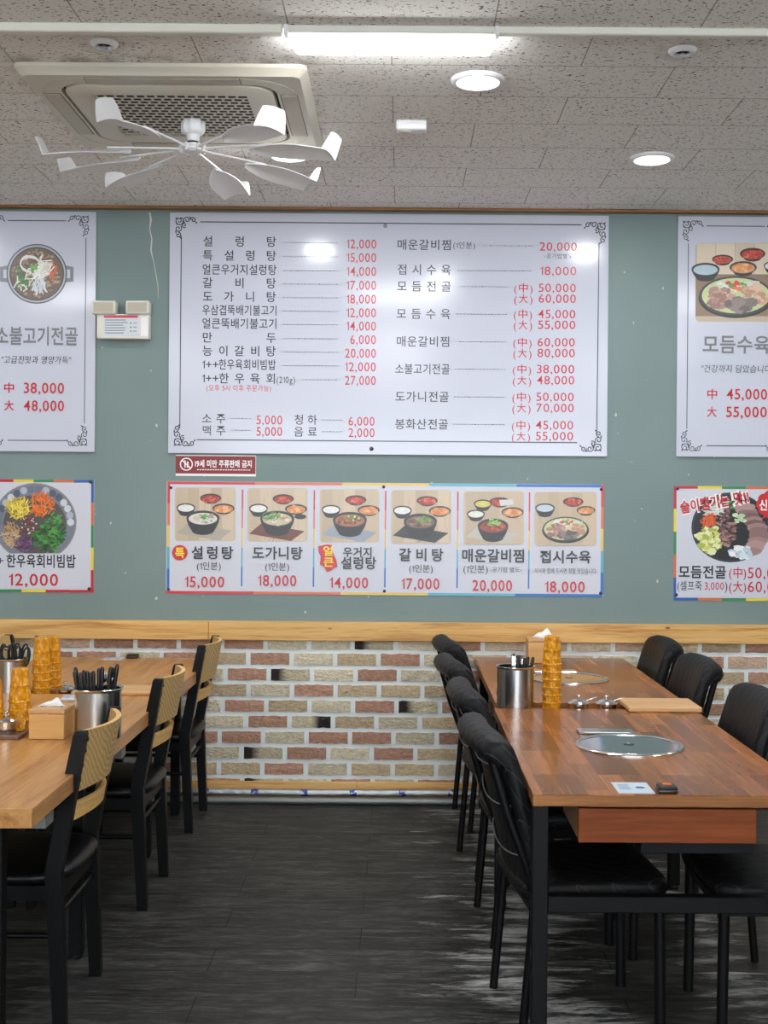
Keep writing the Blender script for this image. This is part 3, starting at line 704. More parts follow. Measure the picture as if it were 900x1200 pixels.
for (x0, x1, y0, y1, k) in ((205, 276, 571.3, 634), (290, 360.5, 572, 634.6), (375, 444.3, 573.3, 635.5), (458.5, 528.6, 574.2, 637), (543.6, 613.5, 575.6, 638), (626.5, 698.5, 576.5, 639.5)) and [(a + (i + 1,)) for i, a in enumerate(((205, 276, 571.3, 634), (290, 360.5, 572, 634.6), (375, 444.3, 573.3, 635.5), (458.5, 528.6, 574.2, 637), (543.6, 613.5, 575.6, 638), (626.5, 698.5, 576.5, 639.5)))]:
    food_bg(sh, x0, y0, x1, y1); dish(sh, x0 + (1 if k < 6 else 0), y0 + .5, k)
sh.new().ell('seal', 211, 647.6, 9.2, 9.0); sh.text('y', '특', 205.5, 216.5, 647.6, 12, .02)
for t, x0, x1, y, h, sp in (('설렁탕', 224, 274, 647.6, 14.5, 1), ('도가니탕', 296, 354.7, 648, 14.5, 0), ('우거지', 402, 435.5, 647, 11.5, 0), ('설렁탕', 399.5, 441, 659.6, 14, 0), ('갈비탕', 467.5, 520, 650, 14.5, 1), ('매운갈비찜', 541.5, 614, 651, 15, 0), ('접시수육', 632.5, 692, 652.4, 14.5, 0)): sh.text('k', t, x0, x1, y, h, .022, bool(sp))
for x0, x1, y in ((231, 259, 663), (311, 339, 663.8), (479.5, 507, 666), (543, 571.5, 666.5)): sh.text('k', '(1인분)', x0, x1, y, 9.5, .004)
sh.text('k', '-공기밥 별도-', 574.5, 611, 667.4, 6.2, .0); sh.text('k', '-식사와 함께 드시면 정말 맛있습니다-', 624.6, 699.6, 669, 6.4, .0)
for t, x0, x1, y in (('15,000', 217, 263, 681.7), ('18,000', 302.7, 347.5, 680.2), ('14,000', 386.5, 431.5, 682.7), ('17,000', 470.5, 515, 684), ('20,000', 553.5, 600, 686), ('18,000', 638.4, 685, 687.5)): sh.text('r', t, x0, x1, y, 12.4, .012)
sh.new().poly('seal', [(373, 640), (383, 638), (389, 638.5), (390, 647), (394.5, 657), (395.5, 664), (391, 666), (388, 668.5), (383, 670), (380, 664), (375, 661), (376, 652), (373.5, 647)])
sh.text('y', '얼', 379, 390, 645.6, 11, .02); sh.text('y', '큰', 379.5, 391, 658.5, 11, .02)
sh.flush(strip, NM, MT)
for x, y in ((200.5, 571.5), (197.8, 690.5), (449.5, 570.5), (450.5, 692.5), (704.3, 573.5), (703.5, 695)): screw(strip, x, y, TH2, 'screw', 1.8)

# --- red age notice
st = on_wall('age_notice', 'small maroon notice strip with white lettering under the big menu board', 'notice', 252, 546)
panel(st.location, 206, 533.5, 300, 558, 0.0015, M['white'], st, 'sheet', 0.0); panel(st.location, 206, 534.5, 299.5, 555.2, 0.0022, M['maroon'], st, 'printed_panel', 0.0)
sh = Sheet(WY - 0.0022)
for r0 in (7.0,): sh.stroke('w', [(218.5 + r0 * math.cos(a * PI / 12), 544 + r0 * math.sin(a * PI / 12)) for a in range(25)], 1.3)
sh.stroke('w', [(213.6, 539.5), (223.4, 548.8)], 1.3); sh.rect('w', 216.2, 539.5, 217.6, 548); sh.rect('w', 219, 541, 221, 548)
sh.text('w', '19세 미만 주류판매 금지', 228, 295, 543.4, 8.4, .028)
for x in range(231, 293, 3): sh.rect('w', x, 549.8 + (x - 231) * ROLL, x + 2.2, 550.9 + (x - 231) * ROLL)
sh.flush(st, NM, MT)

# --- tall posters left and right
def tall(name, label, x0, x1, xs, fx, title, pen, prices):
    t = on_wall(name, label, 'poster', (x0 + x1) / 2, 392)
    dy = ((x0 + x1) / 2 - 456) * ROLL
    panel(t.location, x0, 251.5 + dy, x1, 532.5 + dy, TH, M['board'], t)
    s = Sheet(WY - TH)
    yt, yb = 262.5 + dy, 519.5 + dy; a, b = x0 + 12, x1 - 12
    for y in (yt, yb): s.new().poly('b', [(a + 22, y - .5 - 28 * ROLL), (b - 22, y - .5 + 28 * ROLL), (b - 22, y + .5 + 28 * ROLL), (a + 22, y + .5 - 28 * ROLL)])
    for x in (a, b): s.new().poly('b', [(x + .6, yt + 20), (x + 1.5, yt + 20), (x - .4, yb - 20), (x - 1.3, yb - 20)])
    for cx, cy, f, g in ((x0 + 5, yt - 8, 1, 1), (x1 - 6, yt - 7.5, -1, 1), (x0 + 3, yb + 7.5, 1, -1), (x1 - 8, yb + 8, -1, -1)): ornament(s, cx, cy, f, g, .95, True)
    return t, s
t, sh = tall('dish_poster', 'tall white poster with a hotpot of beef and vegetables at the left edge', -24, 112.5, 0, 0, 0, 0, 0)
cx, cy = 44, 321.5
for sgn in (-1, 1):
    sh.poly('p', [(cx + sgn * 34, cy - 10), (cx + sgn * 43, cy - 8), (cx + sgn * 43, cy + 9), (cx + sgn * 34, cy + 10), (cx + sgn * 34, cy + 5), (cx + sgn * 39, cy + 5), (cx + sgn * 39, cy - 5), (cx + sgn * 34, cy - 5)][::sgn], S(120, 126, 134))
sh.ell('p', cx, cy, 35.5, 35, S(84, 88, 96), 40); sh.ell('p', cx, cy, 34, 33.5, S(170, 176, 184), 40); sh.ell('p', cx, cy, 32, 31.5, S(70, 72, 78), 40); sh.ell('p', cx, cy, 30.5, 30, S(112, 94, 80), 40)
blot(sh, cx, cy, 28, 27.5, [(120, 96, 82), (150, 124, 104), (96, 76, 66), (172, 150, 130)], 240, 2.0)
blot(sh, cx - 17, cy + 2, 7, 12, [(70, 110, 66), (96, 136, 84), (52, 88, 54)], 30, 2.6); strands(sh, cx - 16, cy + 10, 8, 8, [(80, 126, 72), (206, 216, 200)], 16, 9, 1.6)
strands(sh, cx + 17, cy - 4, 6, 10, [(212, 122, 74), (196, 98, 60)], 40, 8, .9)
for q in range(4): sh.stroke('p', [(cx - 8 + 11 * math.cos(a * .3 + q), cy - 12 + (10 - q) * math.sin(a * .3 + q)) for a in range(16)], 1.6, S(226, 226, 222))
strands(sh, cx + 4, cy - 4, 9, 9, [(232, 230, 222), (214, 210, 200), (240, 240, 236)], 46, 20, 1.3, -.8); strands(sh, cx + 4, cy + 14, 8, 7, [(220, 224, 228), (200, 206, 212)], 30, 10, 1.3, 1.4); blot(sh, cx - 3, cy - 6, 5, 6, [(120, 168, 88), (90, 140, 70)], 10, 2.2)
sh.text('g', '소불고기전골', -4, 92, 394, 21, .018); sh.text('pen', '"고급진맛과 영양가득"', 3, 84, 422, 9, -.004, shear=.12)
sh.text('r', '中', 6, 17.5, 454.7, 11.5, .012); sh.text('r', '38,000', 29, 76, 455, 12, .012); sh.text('r', '大', 6, 17.5, 475.5, 11.5, .012); sh.text('r', '48,000', 29, 76, 475.7, 12, .012)
sh.flush(t, NM, MT)
t, sh = tall('dish_poster', 'tall white poster with a plate of sliced boiled meat at the right edge', 793, 929.5, 0, 0, 0, 0, 0)
sh.rrect('p', 814, 285.5, 908, 377.5, 5, S(190, 172, 150))
for i in range(4): j = rp.uniform(-10, 12); sh.rect('p', 816 + i * 22.5, 286, 837.5 + i * 22.5, 322, S(206 + j, 190 + j, 168 + j))
sh.rect('p', 814.5, 322, 907.5, 371, S(136, 112, 92)); strands(sh, 860, 348, 42, 20, [(120, 98, 80), (150, 126, 104)], 40, 22, .6, 0)
bowl(sh, 826, 316, 16.5, 7.5, 10, (176, 196, 206)); bowl(sh, 846, 304.5, 12.5, 5.5, 4, (170, 80, 60), KIM, 20, 2.2); bowl(sh, 881, 298, 15, 7, 5, (160, 50, 44), KIM, 26, 2.8); bowl(sh, 870, 314, 16, 7.4, 6, (206, 150, 110), KKD, 24, 3)
bowl(sh, 903, 312, 9, 5, 6, (206, 210, 206)); plate_food(sh, 861.5, 347, 43, 23)
sh.text('g', '모듬수육', 822.7, 901, 404, 20.5, .018); sh.text('pen', '"건강까지 담았습니다"', 821, 906, 432.5, 9, -.004, shear=.12)
sh.text('r', '中', 828, 839.5, 462, 11.5, .012); sh.text('r', '45,000', 850.7, 898, 462.2, 12, .012); sh.text('r', '大', 827.6, 839, 482.7, 11.5, .012); sh.text('r', '55,000', 850, 897.5, 483, 12, .012)
sh.flush(t, NM, MT)

# --- small square posters
t = on_wall('dish_poster', 'square poster with a steel bowl of raw beef bibimbap below the hotpot poster', 'poster', 40, 627)
panel(t.location, -31, 562, 110, 694, TH2, M['poster'], t, 'sheet', 0.0)
sh = Sheet(WY - TH2)
def frame4(x0, y0, x1, y1, top, right, bot, left, wd=3.2):
    for cols, (ax, ay, bx, by) in ((top, (x0, y0, x1, y0)), (bot, (x0, y1 - wd, x1, y1 - wd))):
        n = len(cols); sh.new()
        for i, c in enumerate(cols):
            a, b = ax + (bx - ax) * i / n, ax + (bx - ax) * (i + 1) / n; o = ((a + b) / 2 - (x0 + x1) / 2) * ROLL
            sh.poly('e', [(a, ay + o), (b, ay + o), (b, ay + o + wd), (a, ay + o + wd)], S(*c))
    for cols, xx in ((right, x1 - wd), (left, x0)):
        n = len(cols); sh.new()
        for i, c in enumerate(cols):
            a, b = y0 + (y1 - y0) * i / n, y0 + (y1 - y0) * (i + 1) / n; o = (xx - (x0 + x1) / 2) * ROLL
            sh.poly('e', [(xx - .5 * i / n, a + o), (xx + wd - .5 * i / n, a + o), (xx + wd - .5 * (i + 1) / n, b + o), (xx - .5 * (i + 1) / n, b + o)], S(*c))
RD, YE, GR, OR, BU = (190, 36, 52), (232, 208, 52), (56, 134, 82), (212, 110, 70), (46, 92, 168)
frame4(-31, 562, 110.2, 694, [BU, RD, YE, GR, OR, BU], [BU, OR, GR, YE, RD], [RD, OR, GR, YE, RD][1:] + [RD], [BU, OR, GR, YE, RD])
cx, cy = 41, 612
sh.ell('p', cx, cy, 49, 46, S(150, 140, 128), 44); sh.ell('p', cx, cy, 47.6, 44.6, S(120, 126, 140), 44)
for a in range(-60, 250, 12):
    q = math.radians(a); x, y = cx - 42 * math.cos(q), cy - 39 * math.sin(q)
    if y < cy + 6: sh.ell('p', x, y, 4.2, 4.4, S(*rp.choice([(176, 182, 196), (86, 92, 110), (206, 210, 220), (110, 116, 134)])), 10)
sh.ell('p', cx, cy + 3, 37, 35, S(88, 84, 84), 36)
strands(sh, cx - 20, cy - 17, 13, 12, [(232, 206, 66), (240, 220, 100), (206, 176, 40)], 90, 9, 1.1); strands(sh, cx + 8, cy - 21, 13, 13, [(232, 118, 40), (244, 140, 60), (206, 92, 28)], 100, 10, 1.0)
strands(sh, cx - 27, cy + 14, 10, 14, [(186, 150, 110), (160, 122, 84), (206, 176, 136)], 90, 8, 1.0); blot(sh, cx + 16, cy + 18, 17, 17, [(44, 96, 44), (62, 124, 56), (34, 76, 38), (88, 150, 74)], 90, 3.0); strands(sh, cx + 22, cy + 8, 14, 18, [(60, 124, 54), (90, 156, 76), (38, 84, 40)], 40, 10, 2.0)
blot(sh, cx - 7, cy + 4, 10, 10, [(120, 44, 56), (90, 50, 50), (214, 206, 190), (150, 60, 70)], 90, 1.2); strands(sh, cx - 12, cy + 26, 11, 9, [(112, 66, 116), (140, 96, 140), (84, 46, 90)], 60, 6, 1.0)
sh.rect('p', 0 - 28, 648.5, 106, 689, S(206, 208, 219))
sh.text('k', '1++', -18, 4.5, 657, 10, .004); sh.text('k', '한우육회비빔밥', 8, 89, 657.3, 15, .02); sh.text('r', '12,000', 10.7, 68.4, 679.3, 13.6, .012)
sh.flush(t, NM, MT); screw(t, 106.5, 564.5, TH2, 'screw', 2.2); screw(t, 104.8, 690, TH2, 'screw', 2.0)

t = on_wall('dish_poster', 'square poster with a platter of meat and cabbage at the right edge', 'poster', 860, 637)
panel(t.location, 789.5, 570, 930, 704, TH2, M['poster'], t, 'sheet', 0.0)
sh = Sheet(WY - TH2)
frame4(789.5, 570, 930, 704, [RD, YE, GR, OR, BU], [RD, YE, GR, OR, BU], [BU, OR, GR, YE, RD], [RD, YE, GR, OR, BU])
cx, cy = 856, 618
sh.ell('p', cx, cy, 46, 41, S(52, 54, 60), 40); sh.ell('p', cx, cy, 43, 38.5, S(34, 36, 40), 40)
strands(sh, cx - 18, cy - 20, 13, 6, [(222, 224, 214), (196, 200, 188)], 40, 14, 1.2, .1); blot(sh, cx - 2, cy - 26, 9, 5, [(90, 150, 76), (60, 110, 52)], 14, 3); strands(sh, cx - 25, cy - 8, 9, 6, [(226, 104, 48), (206, 84, 34)], 50, 9, 1.1)
blot(sh, cx - 24, cy + 14, 15, 14, [(206, 208, 110), (222, 224, 150), (170, 178, 80), (230, 232, 180)], 70, 4.0)
for q in range(14):
    a = -1.3 + q * .16; sh.ell('p', cx + 24 + 9 * math.cos(a * 2), cy - 24 + q * 4.0, 12, 5, S(*rp.choice([(140, 108, 108), (160, 126, 124), (118, 90, 90), (176, 142, 138)])), 12, .1, rp)
blot(sh, cx - 4, cy - 2, 10, 24, [(112, 76, 74), (140, 104, 100), (86, 58, 58), (166, 132, 124)], 110, 2.4); blot(sh, cx + 10, cy - 10, 7, 6, [(206, 222, 190), (176, 204, 160)], 12, 3); blot(sh, cx + 12, cy + 29, 14, 7, [(214, 226, 234), (236, 240, 242), (190, 206, 216)], 24, 4)
sh.rect('p', 794, 659.5, 926, 700, S(206, 208, 219))
sh.text('w', '술이땡기는 맛!!', 796, 878, 588.3, 15.5, .09, rot=.17); sh.z += 0.0003; sh.text('r', '술이땡기는 맛!!', 796.5, 877.5, 588.3, 14.5, .03, rot=.17)
sh.z += 0.0006; sh.new()
for q in range(10): a = q * 2 * PI / 10; sh.ell('seal', 905 + 13 * math.cos(a), 591 + 10 * math.sin(a), 6.5, 6.5)
sh.ell('seal', 905, 591, 14, 12); sh.poly('seal', [(897, 600), (905, 601), (892, 609)]); sh.text('w', '신메뉴', 889.5, 920, 592, 12, .03)
sh.text('k', '모듬전골', 795, 850.5, 670.2, 14.5, .022); sh.text('r', '(中)', 854, 874, 671, 13, .006); sh.text('r', '50,000', 876, 925, 671.4, 12.4, .004)
sh.text('k', '(셀프죽', 793.5, 822, 686.2, 11, .004); sh.text('r', '3,000', 825.5, 848, 686.6, 8.6, .004); sh.text('k', ')', 849, 852, 686.6, 10, .004); sh.text('r', '(大)', 854, 874, 687.2, 13, .006); sh.text('r', '60,000', 876, 925, 687.6, 12.4, .004)
sh.flush(t, NM, MT); screw(t, 793.5, 572.5, TH2, 'screw', 2.0); screw(t, 792.2, 697, TH2, 'screw', 2.0)
C.objects.unlink(_to); bpy.data.objects.remove(_to)

# --- emergency light
t = on_wall('emergency_light', 'white emergency light with two lamp heads and a printed label, left of the menu board', 'emergency light', 147, 380)
L_ = t.location
def wbox(x0, y0, x1, y1, d0, d1, bev=.004, seg=2):
    a, b = W(x0, y1), W(x1, y0); m = MB(); m.box(a.x, b.x, WY - d1, WY - d0, a.z, b.z, bev, seg=seg); return m
wbox(116.5, 370, 177.5, 398.5, 0.0, 0.055, .006).build('body', M['cream'], t, rel=L_, smooth=40)
for x0, x1 in ((111.5, 139.5), (151, 178.5)):
    hd = wbox(x0, 355, x1, 370.5, 0.01, 0.075, .008, 3).build('lamp_head', M['cream'], t, rel=L_, smooth=40)
    wbox(x0 + 2.5, 357.5, x1 - 2.5, 368.5, 0.0752, 0.0765, .0008).build('lens', M['acgrey'], hd, rel=L_)
sh = Sheet(WY - 0.0555)
sh.rect('lab', 124.5, 371.2, 166, 396, S(206, 214, 220)); sh.rect('lab', 125.2, 371.6, 164.5, 374.6, S(196, 40, 56))
for i in range(6): sh.rect('lab', 126, 376.5 + i * 3, 126 + rp.uniform(20, 27), 377.6 + i * 3, S(110, 120, 134))
for i in range(3): sh.rect('lab', 155.5, 380 + i * 4.6, 157, 381.6 + i * 4.6, S(60, 60, 66)); sh.rect('lab', 159, 380.2 + i * 4.6, 163, 381.2 + i * 4.6, S(130, 136, 144))
sh.flush(t, {'lab': 'label_print'}, MT)
wbox(168, 374, 176, 396, 0.0555, 0.0575, .001).build('side_panel', M['white'], t, rel=L_)

# ------------------------------------------------------------------ ceiling fittings
# air conditioner cassette
ac = thing('air_conditioner', 'square beige cassette air conditioner set in the ceiling above the fan', 'air conditioner', (-0.78, 4.325, CEIL)); ac.scale = (1.035, .94, 1)
def rsq(h, r, n=6):
    pts = []
    for cx, cy, a0 in ((h - r, h - r, 0), (-h + r, h - r, PI / 2), (-h + r, -h + r, PI), (h - r, -h + r, 3 * PI / 2)):
        for i in range(n + 1): a = a0 + i * PI / 2 / n; pts.append((cx + r * math.cos(a), cy + r * math.sin(a)))
    return pts
mb = MB(); o = rsq(.452, .03); i1 = rsq(.43, .03); inn = rsq(.345, .09)
mb.grid([[(x, y, 0.0) for x, y in o], [(x, y, -.012) for x, y in o], [(x, y, -.034) for x, y in i1], [(x, y, -.034) for x, y in inn], [(x, y, -.008) for x, y in inn]], closed=True)
mb.build('surround', M['offwhite'], ac, smooth=35)
mb = MB(); mb.prism(rsq(.345, .09), -.012, -.006); mb.build('recess', M['dark'], ac)
mb = MB(); p = rsq(.333, .085); q = rsq(.327, .085); g = rsq(.246, .004)
mb.grid([[(x, y, -.012) for x, y in p], [(x, y, -.036) for x, y in p], [(x, y, -.039) for x, y in q], [(x, y, -.039) for x, y in g], [(x, y, -.025) for x, y in g]], closed=True)
ip = mb.build('intake_panel', M['offwhite'], ac, smooth=35)
mb = MB(); mb.box(-.247, .247, -.247, .247, -.024, -.022); mb.build('filter', M['dark'], ip)
mb = MB(); N = 15; st_ = .492 / N
for i in range(N + 1): y = -.246 + i * st_; mb.box(-.246, .246, y - .0042, y + .0042, -.0392, -.0375)
for i in range(N):
    y = -.246 + i * st_
    for k in range(N + 1):
        x = -.246 + (k + (0.5 if i % 2 else 0)) * st_
        if x < .246: mb.box(x - .0042, x + .0042, y, y + st_, -.039, -.0374)
for x, y in ((-.05, .1), (0.12, -.06)): pass
mb.build('grille', M['lattice'], ip)
for a in range(4):
    m = MB(); m.box(-.24, .24, -.408, -.356, -.0365, -.0335, .001); m.box(-.242, .242, -.41, -.4075, -.0347, -.0335, mi=1); m.box(-.242, .242, -.356, -.3535, -.0347, -.0335, mi=1)
    m.box(-.2425, -.2405, -.41, -.354, -.0347, -.0335, mi=1); m.box(.2405, .2425, -.41, -.354, -.0347, -.0335, mi=1)
    m.xf(Matrix.Rotation(a * PI / 2, 4, 'Z')); m.build('louver', [M['acgrey'], M['dark']], ac)
    # seam of the corner cap
    m = MB(); pts = [(.245 + .16 * math.sin(q * PI / 16), -.405 + .16 * (1 - math.cos(q * PI / 16)), -.0343) for q in range(9)]
    m.tube(pts, .0011, 6); m.xf(Matrix.Rotation(a * PI / 2, 4, 'Z')); m.build('corner_seam', M['acgrey'], ac)

# windmill fan below it
fan = thing('ceiling_fan', 'white eight bladed ceiling fan hanging under the air conditioner', 'fan', (-0.75, 4.37, CEIL - 0.039))
mb = MB()
prof = [(.012, 0.0), (.036, -.001), (.040, -.006), (.040, -.036), (.034, -.046), (.02, -.05)]
vs = []
mb.lathe(prof, seg=40)
mb.v = [(x * (1 + .09 * math.cos(8 * math.atan2(y, x))), y * (1 + .09 * math.cos(8 * math.atan2(y, x))), z) for x, y, z in mb.v]
mb.build('motor_cap', M['plastic'], fan, smooth=50)
mb = MB(); mb.lathe([(.021, -.045), (.023, -.05), (.023, -.072), (.018, -.074), (.018, -.079), (.022, -.081), (.022, -.09)], seg=24); mb.build('neck', M['plastic'], fan, smooth=40)
mb = MB(); mb.lathe([(.018, -.074), (.0205, -.074), (.0205, -.079), (.018, -.079)], seg=24, cap=False); mb.build('seam_ring', M['dark'], fan)
mb = MB(); mb.lathe([(.024, -.088), (.036, -.094), (.036, -.104), (.028, -.112), (.0, -.114)], seg=28); mb.build('hub', M['plastic'], fan, smooth=40)
def blade_mb():
    rod = MB(); rod.tube([(.03, 0, -.1), (.12, 0, -.1), (.30, 0, -.103)], [.0055, .004, .0035], 8)
    rod.lathe([(.008, -.012), (.008, .012)], (.042, 0, -.1), 8)
    b = MB(); top = []; bot = []
    N = 14
    for i in range(N + 1):
        t = i / N; x = .215 + .285 * t
        wd = .008 + .050 * math.sin(min(1, t * 1.5) * PI / 2) ** .8 - .004 * max(0, t - .6) / .4
        lead, trail = wd * .75, wd * 1.25
        tw = math.radians(20 - 12 * t)
        r1, r2 = [], []
        for k in range(7):
            s = k / 6; yy = -lead + (lead + trail) * s
            zz = -yy * math.tan(tw) * .85 - .010 * (2 * s - 1) ** 2 - .004 - .026 * t * t
            r1.append((x + .012 * (s - .3) * t, yy, -.104 + zz)); r2.append((x + .012 * (s - .3) * t, yy, -.1068 + zz))
        top.append(r1); bot.append(r2)
    ring = [r1 + r2[::-1] for r1, r2 in zip(top, bot)]
    b.grid(ring, closed=True, caps=True)
    # winglet
    e1 = top[-1]; w = []; cm = sum(q[1] for q in e1) / 7; zm = sum(q[2] for q in e1) / 7
    for h, ox, sc in ((-.003, -.002, 1.0), (.004, .002, 1.0), (.028, .014, .9), (.055, .027, .72), (.059, .0285, .64)):
        ra = [(q[0] + ox, cm + (q[1] - cm) * sc, (q[2] if h < .01 else q[2] + (zm - q[2]) * .5) + h) for q in e1]
        w.append(ra + [(a[0] + .003, a[1], a[2] - .001) for a in ra][::-1])
    wl = MB(); wl.grid(w, closed=True, caps=True)
    return rod, b, wl
for k, a in enumerate((-15, 37, 78, 132, 160, 185, 247, 307)):
    rod, b, wl = blade_mb(); R = Matrix.Rotation(math.radians(a), 4, 'Z')
    ro = b.xf(R).build('blade', M['plastic'], fan, smooth=50)
    rod.xf(R).build('blade_rod', M['plastic'], ro, smooth=60); wl.xf(R).build('winglet', M['plastic'], ro, smooth=50)

# cable trunking and lamps
RY = 3.59
tr = thing('cable_trunking', 'long white cable trunking across the ceiling', 'trunking', (0, RY, CEIL))
m = MB(); m.box(XL + .01, W(331, 38).x * RY / WY, -.016, .016, -.026, 0, .003); m.build('channel', M['cream'], tr)
m = MB(); m.box(-.343, XR - .01, -.013, .013, -.022, 0, .003); m.build('channel', M['cream'], tr)
m = MB(); m.box(-.352, -.338, -.018, .018, -.029, 0, .002); m.box(.262, .276, -.018, .018, -.029, 0, .002); m.build('joint_clip', M['plastic'], tr)
for c in tr.children: c.location = (0, 0, 0)

def area(name, parent, shape, sx, sy, z, watts):
    d = bpy.data.lights.new(name, 'AREA'); d.shape = shape; d.size = sx
    if shape in ('RECTANGLE', 'ELLIPSE'): d.size_y = sy
    d.energy = watts; d.color = LAMP_COL
    o = bpy.data.objects.new(name, d); C.objects.link(o); o.parent = parent; o.location = (0, 0, z); return o
def tube_lamp(label, x, y, ln=.585, group=None):
    t = thing('tube_lamp', label, 'lamp', (x, y, CEIL), 0, group)
    m = MB(); m.box(-ln / 2 + .02, ln / 2 - .02, -.012, .012, -.018, 0, .003); m.build('mounting_channel', M['plastic'], t)
    m = MB(); n = 12
    m.tube([(-ln / 2, 0, -.036), (-ln / 2 + .004, 0, -.036), (-ln / 2 + .012, 0, -.036), (ln / 2 - .012, 0, -.036), (ln / 2 - .004, 0, -.036), (ln / 2, 0, -.036)], [.008, .014, .0178, .0178, .014, .008], 20)
    m.build('diffuser', M['glow'], t, smooth=60)
    area('lamp_light', t, 'RECTANGLE', ln * .95, .034, -.0545, TUBE_W); return t
p = W(461, 49, 3.665)
tube_lamp('glowing white tube lamp under the trunking near the top of the photo', p.x, 3.665)
def down_lamp(label, x, y, group=None, r=.088):
    t = thing('downlight', label, 'lamp', (x, y, CEIL), 0, group)
    m = MB(); m.lathe([(r, 0), (r, -.006), (r * .95, -.012), (r * .80, -.013), (r * .78, -.006)], seg=36, cap=False); m.build('trim_ring', M['plastic'], t, smooth=50)
    m = MB(); m.lathe([(r * .79, -.008), (r * .5, -.0085), (0, -.009)], seg=36, cap=False); m.build('diffuser', M['frost'], t)
    area('lamp_light', t, 'DISK', r * 1.5, 0, -.0145, DOWN_W); return t
for x, y, lb in ((560, 96, 'round downlight right of the tube lamp, at the top centre of the ceiling'), (764, 187, 'round downlight on the right, above the sliced meat poster'), (339, 183, 'round downlight showing behind the fan blades')):
    u, v = unroll(x, y); Y = FOC * (CEIL - .008 - CAMH) / -v; down_lamp(lb, u * Y / FOC, Y)
# unseen copies of the lamps, added to light the rest of the room
for x, y in ((-2.2, 3.56), (2.1, 3.56), (-.05, 1.2), (-2.2, 1.2), (2.1, 1.2), (-.05, -1.2), (-2.2, -1.2), (2.1, -1.2)):
    tube_lamp('added tube lamp on the ceiling outside the photo', x, y, group='added tube lamps outside the photo')
for x, y in ((-2.3, 4.95), (2.6, 4.95)): down_lamp('added round downlight on the ceiling outside the photo', x, y, group='added downlights outside the photo')

def sprinkler(label, x, y):
    u, v = unroll(x, y); Y = FOC * (CEIL - .004 - CAMH) / -v
    t = thing('sprinkler_head', label, 'sprinkler', (u * Y / FOC, Y, CEIL), 0)
    m = MB(); m.lathe([(.043, 0), (.043, -.004), (.038, -.011), (.026, -.013), (.024, -.004)], seg=28, cap=False); m.build('rosette', M['plastic'], t, smooth=50)
    m = MB(); m.lathe([(.025, -.003), (.0, -.003)], seg=20, cap=False); m.build('recess', M['dark'], t)
    m = MB(); m.lathe([(.006, -.003), (.006, -.014), (.013, -.015), (.013, -.017), (0, -.017)], seg=16, cap=False); m.build('deflector', M['satin'], t, smooth=40)
sprinkler('small round sprinkler rosette above the air conditioner', 122, 51.5); sprinkler('small round sprinkler rosette on the right under the trunking', 800, 60)
u, v = unroll(482, 146); Y = FOC * (CEIL - .01 - CAMH) / -v
t = thing('motion_sensor', 'small white sensor box on the ceiling below the tube lamp', 'sensor', (u * Y / FOC, Y, CEIL))
m = MB(); m.box(-.056, .056, -.03, .03, -.036, 0, .008, seg=3); m.build('housing', M['plastic'], t, smooth=40)
m = MB(); m.lathe([(.026, -.028), (.025, -.036), (.015, -.042), (0, -.036)], (-.022, 0, 0), 20, cap=False); m.build('lens', M['cream'], t, smooth=60)

# ------------------------------------------------------------------ tables
def table(name, label, x0, x1, y0, y1, th, top_m, edge_m, legs, H=.685, apron=True, low=None, pads=True):
    cx, cy = (x0 + x1) / 2, (y0 + y1) / 2
    t = thing(name, label, 'table', (cx, cy, 0)); hw, hd = (x1 - x0) / 2, (y1 - y0) / 2
    m = MB(); m.box(-hw, hw, -hd, hd, H - th, H, .0025, seg=2)
    m.m = [1 if abs(sum(m.v[i][2] for i in f) / len(f) - (H - th / 2)) < th * .35 else 0 for f in m.f]
    m.build('tabletop', [top_m, edge_m], t)
    a = .02
    for lx, ly in legs:
        m = MB(); m.box(lx - cx - a, lx - cx + a, ly - cy - a, ly - cy + a, .012, H - th, .002); lg = m.build('leg', M['steelblk'], t)
        m = MB(); m.lathe([(.017, 0), (.02, .004), (.02, .013)], (lx - cx, ly - cy, 0), 14); m.build('foot_pad', M['blkplast'], lg)
    if apron:
        xs = sorted({round(l[0], 3) for l in legs}); ys = sorted({round(l[1], 3) for l in legs}); m = MB()
        for y in ((ys[-1],) if low else (ys[0], ys[-1])): m.box(xs[0] - cx + a, xs[-1] - cx - a, y - cy - .014, y - cy + .014, H - th - .035, H - th)
        for x in (xs[0], xs[-1]): m.box(x - cx - .014, x - cx + .014, ys[0] - cy + a, ys[-1] - cy - a, H - th - .035, H - th)
        m.build('frame', M['steelblk'], t)
    if low:
        z, th2 = low; m = MB(); xs = sorted({round(l[0], 3) for l in legs}); y = min(l[1] for l in legs)
        m.box(xs[0] - cx + a, xs[-1] - cx - a, y - cy - .018, y - cy + .018, z - th2, z, .002); m.build('stretcher', M['steelblk'], t)
    return t
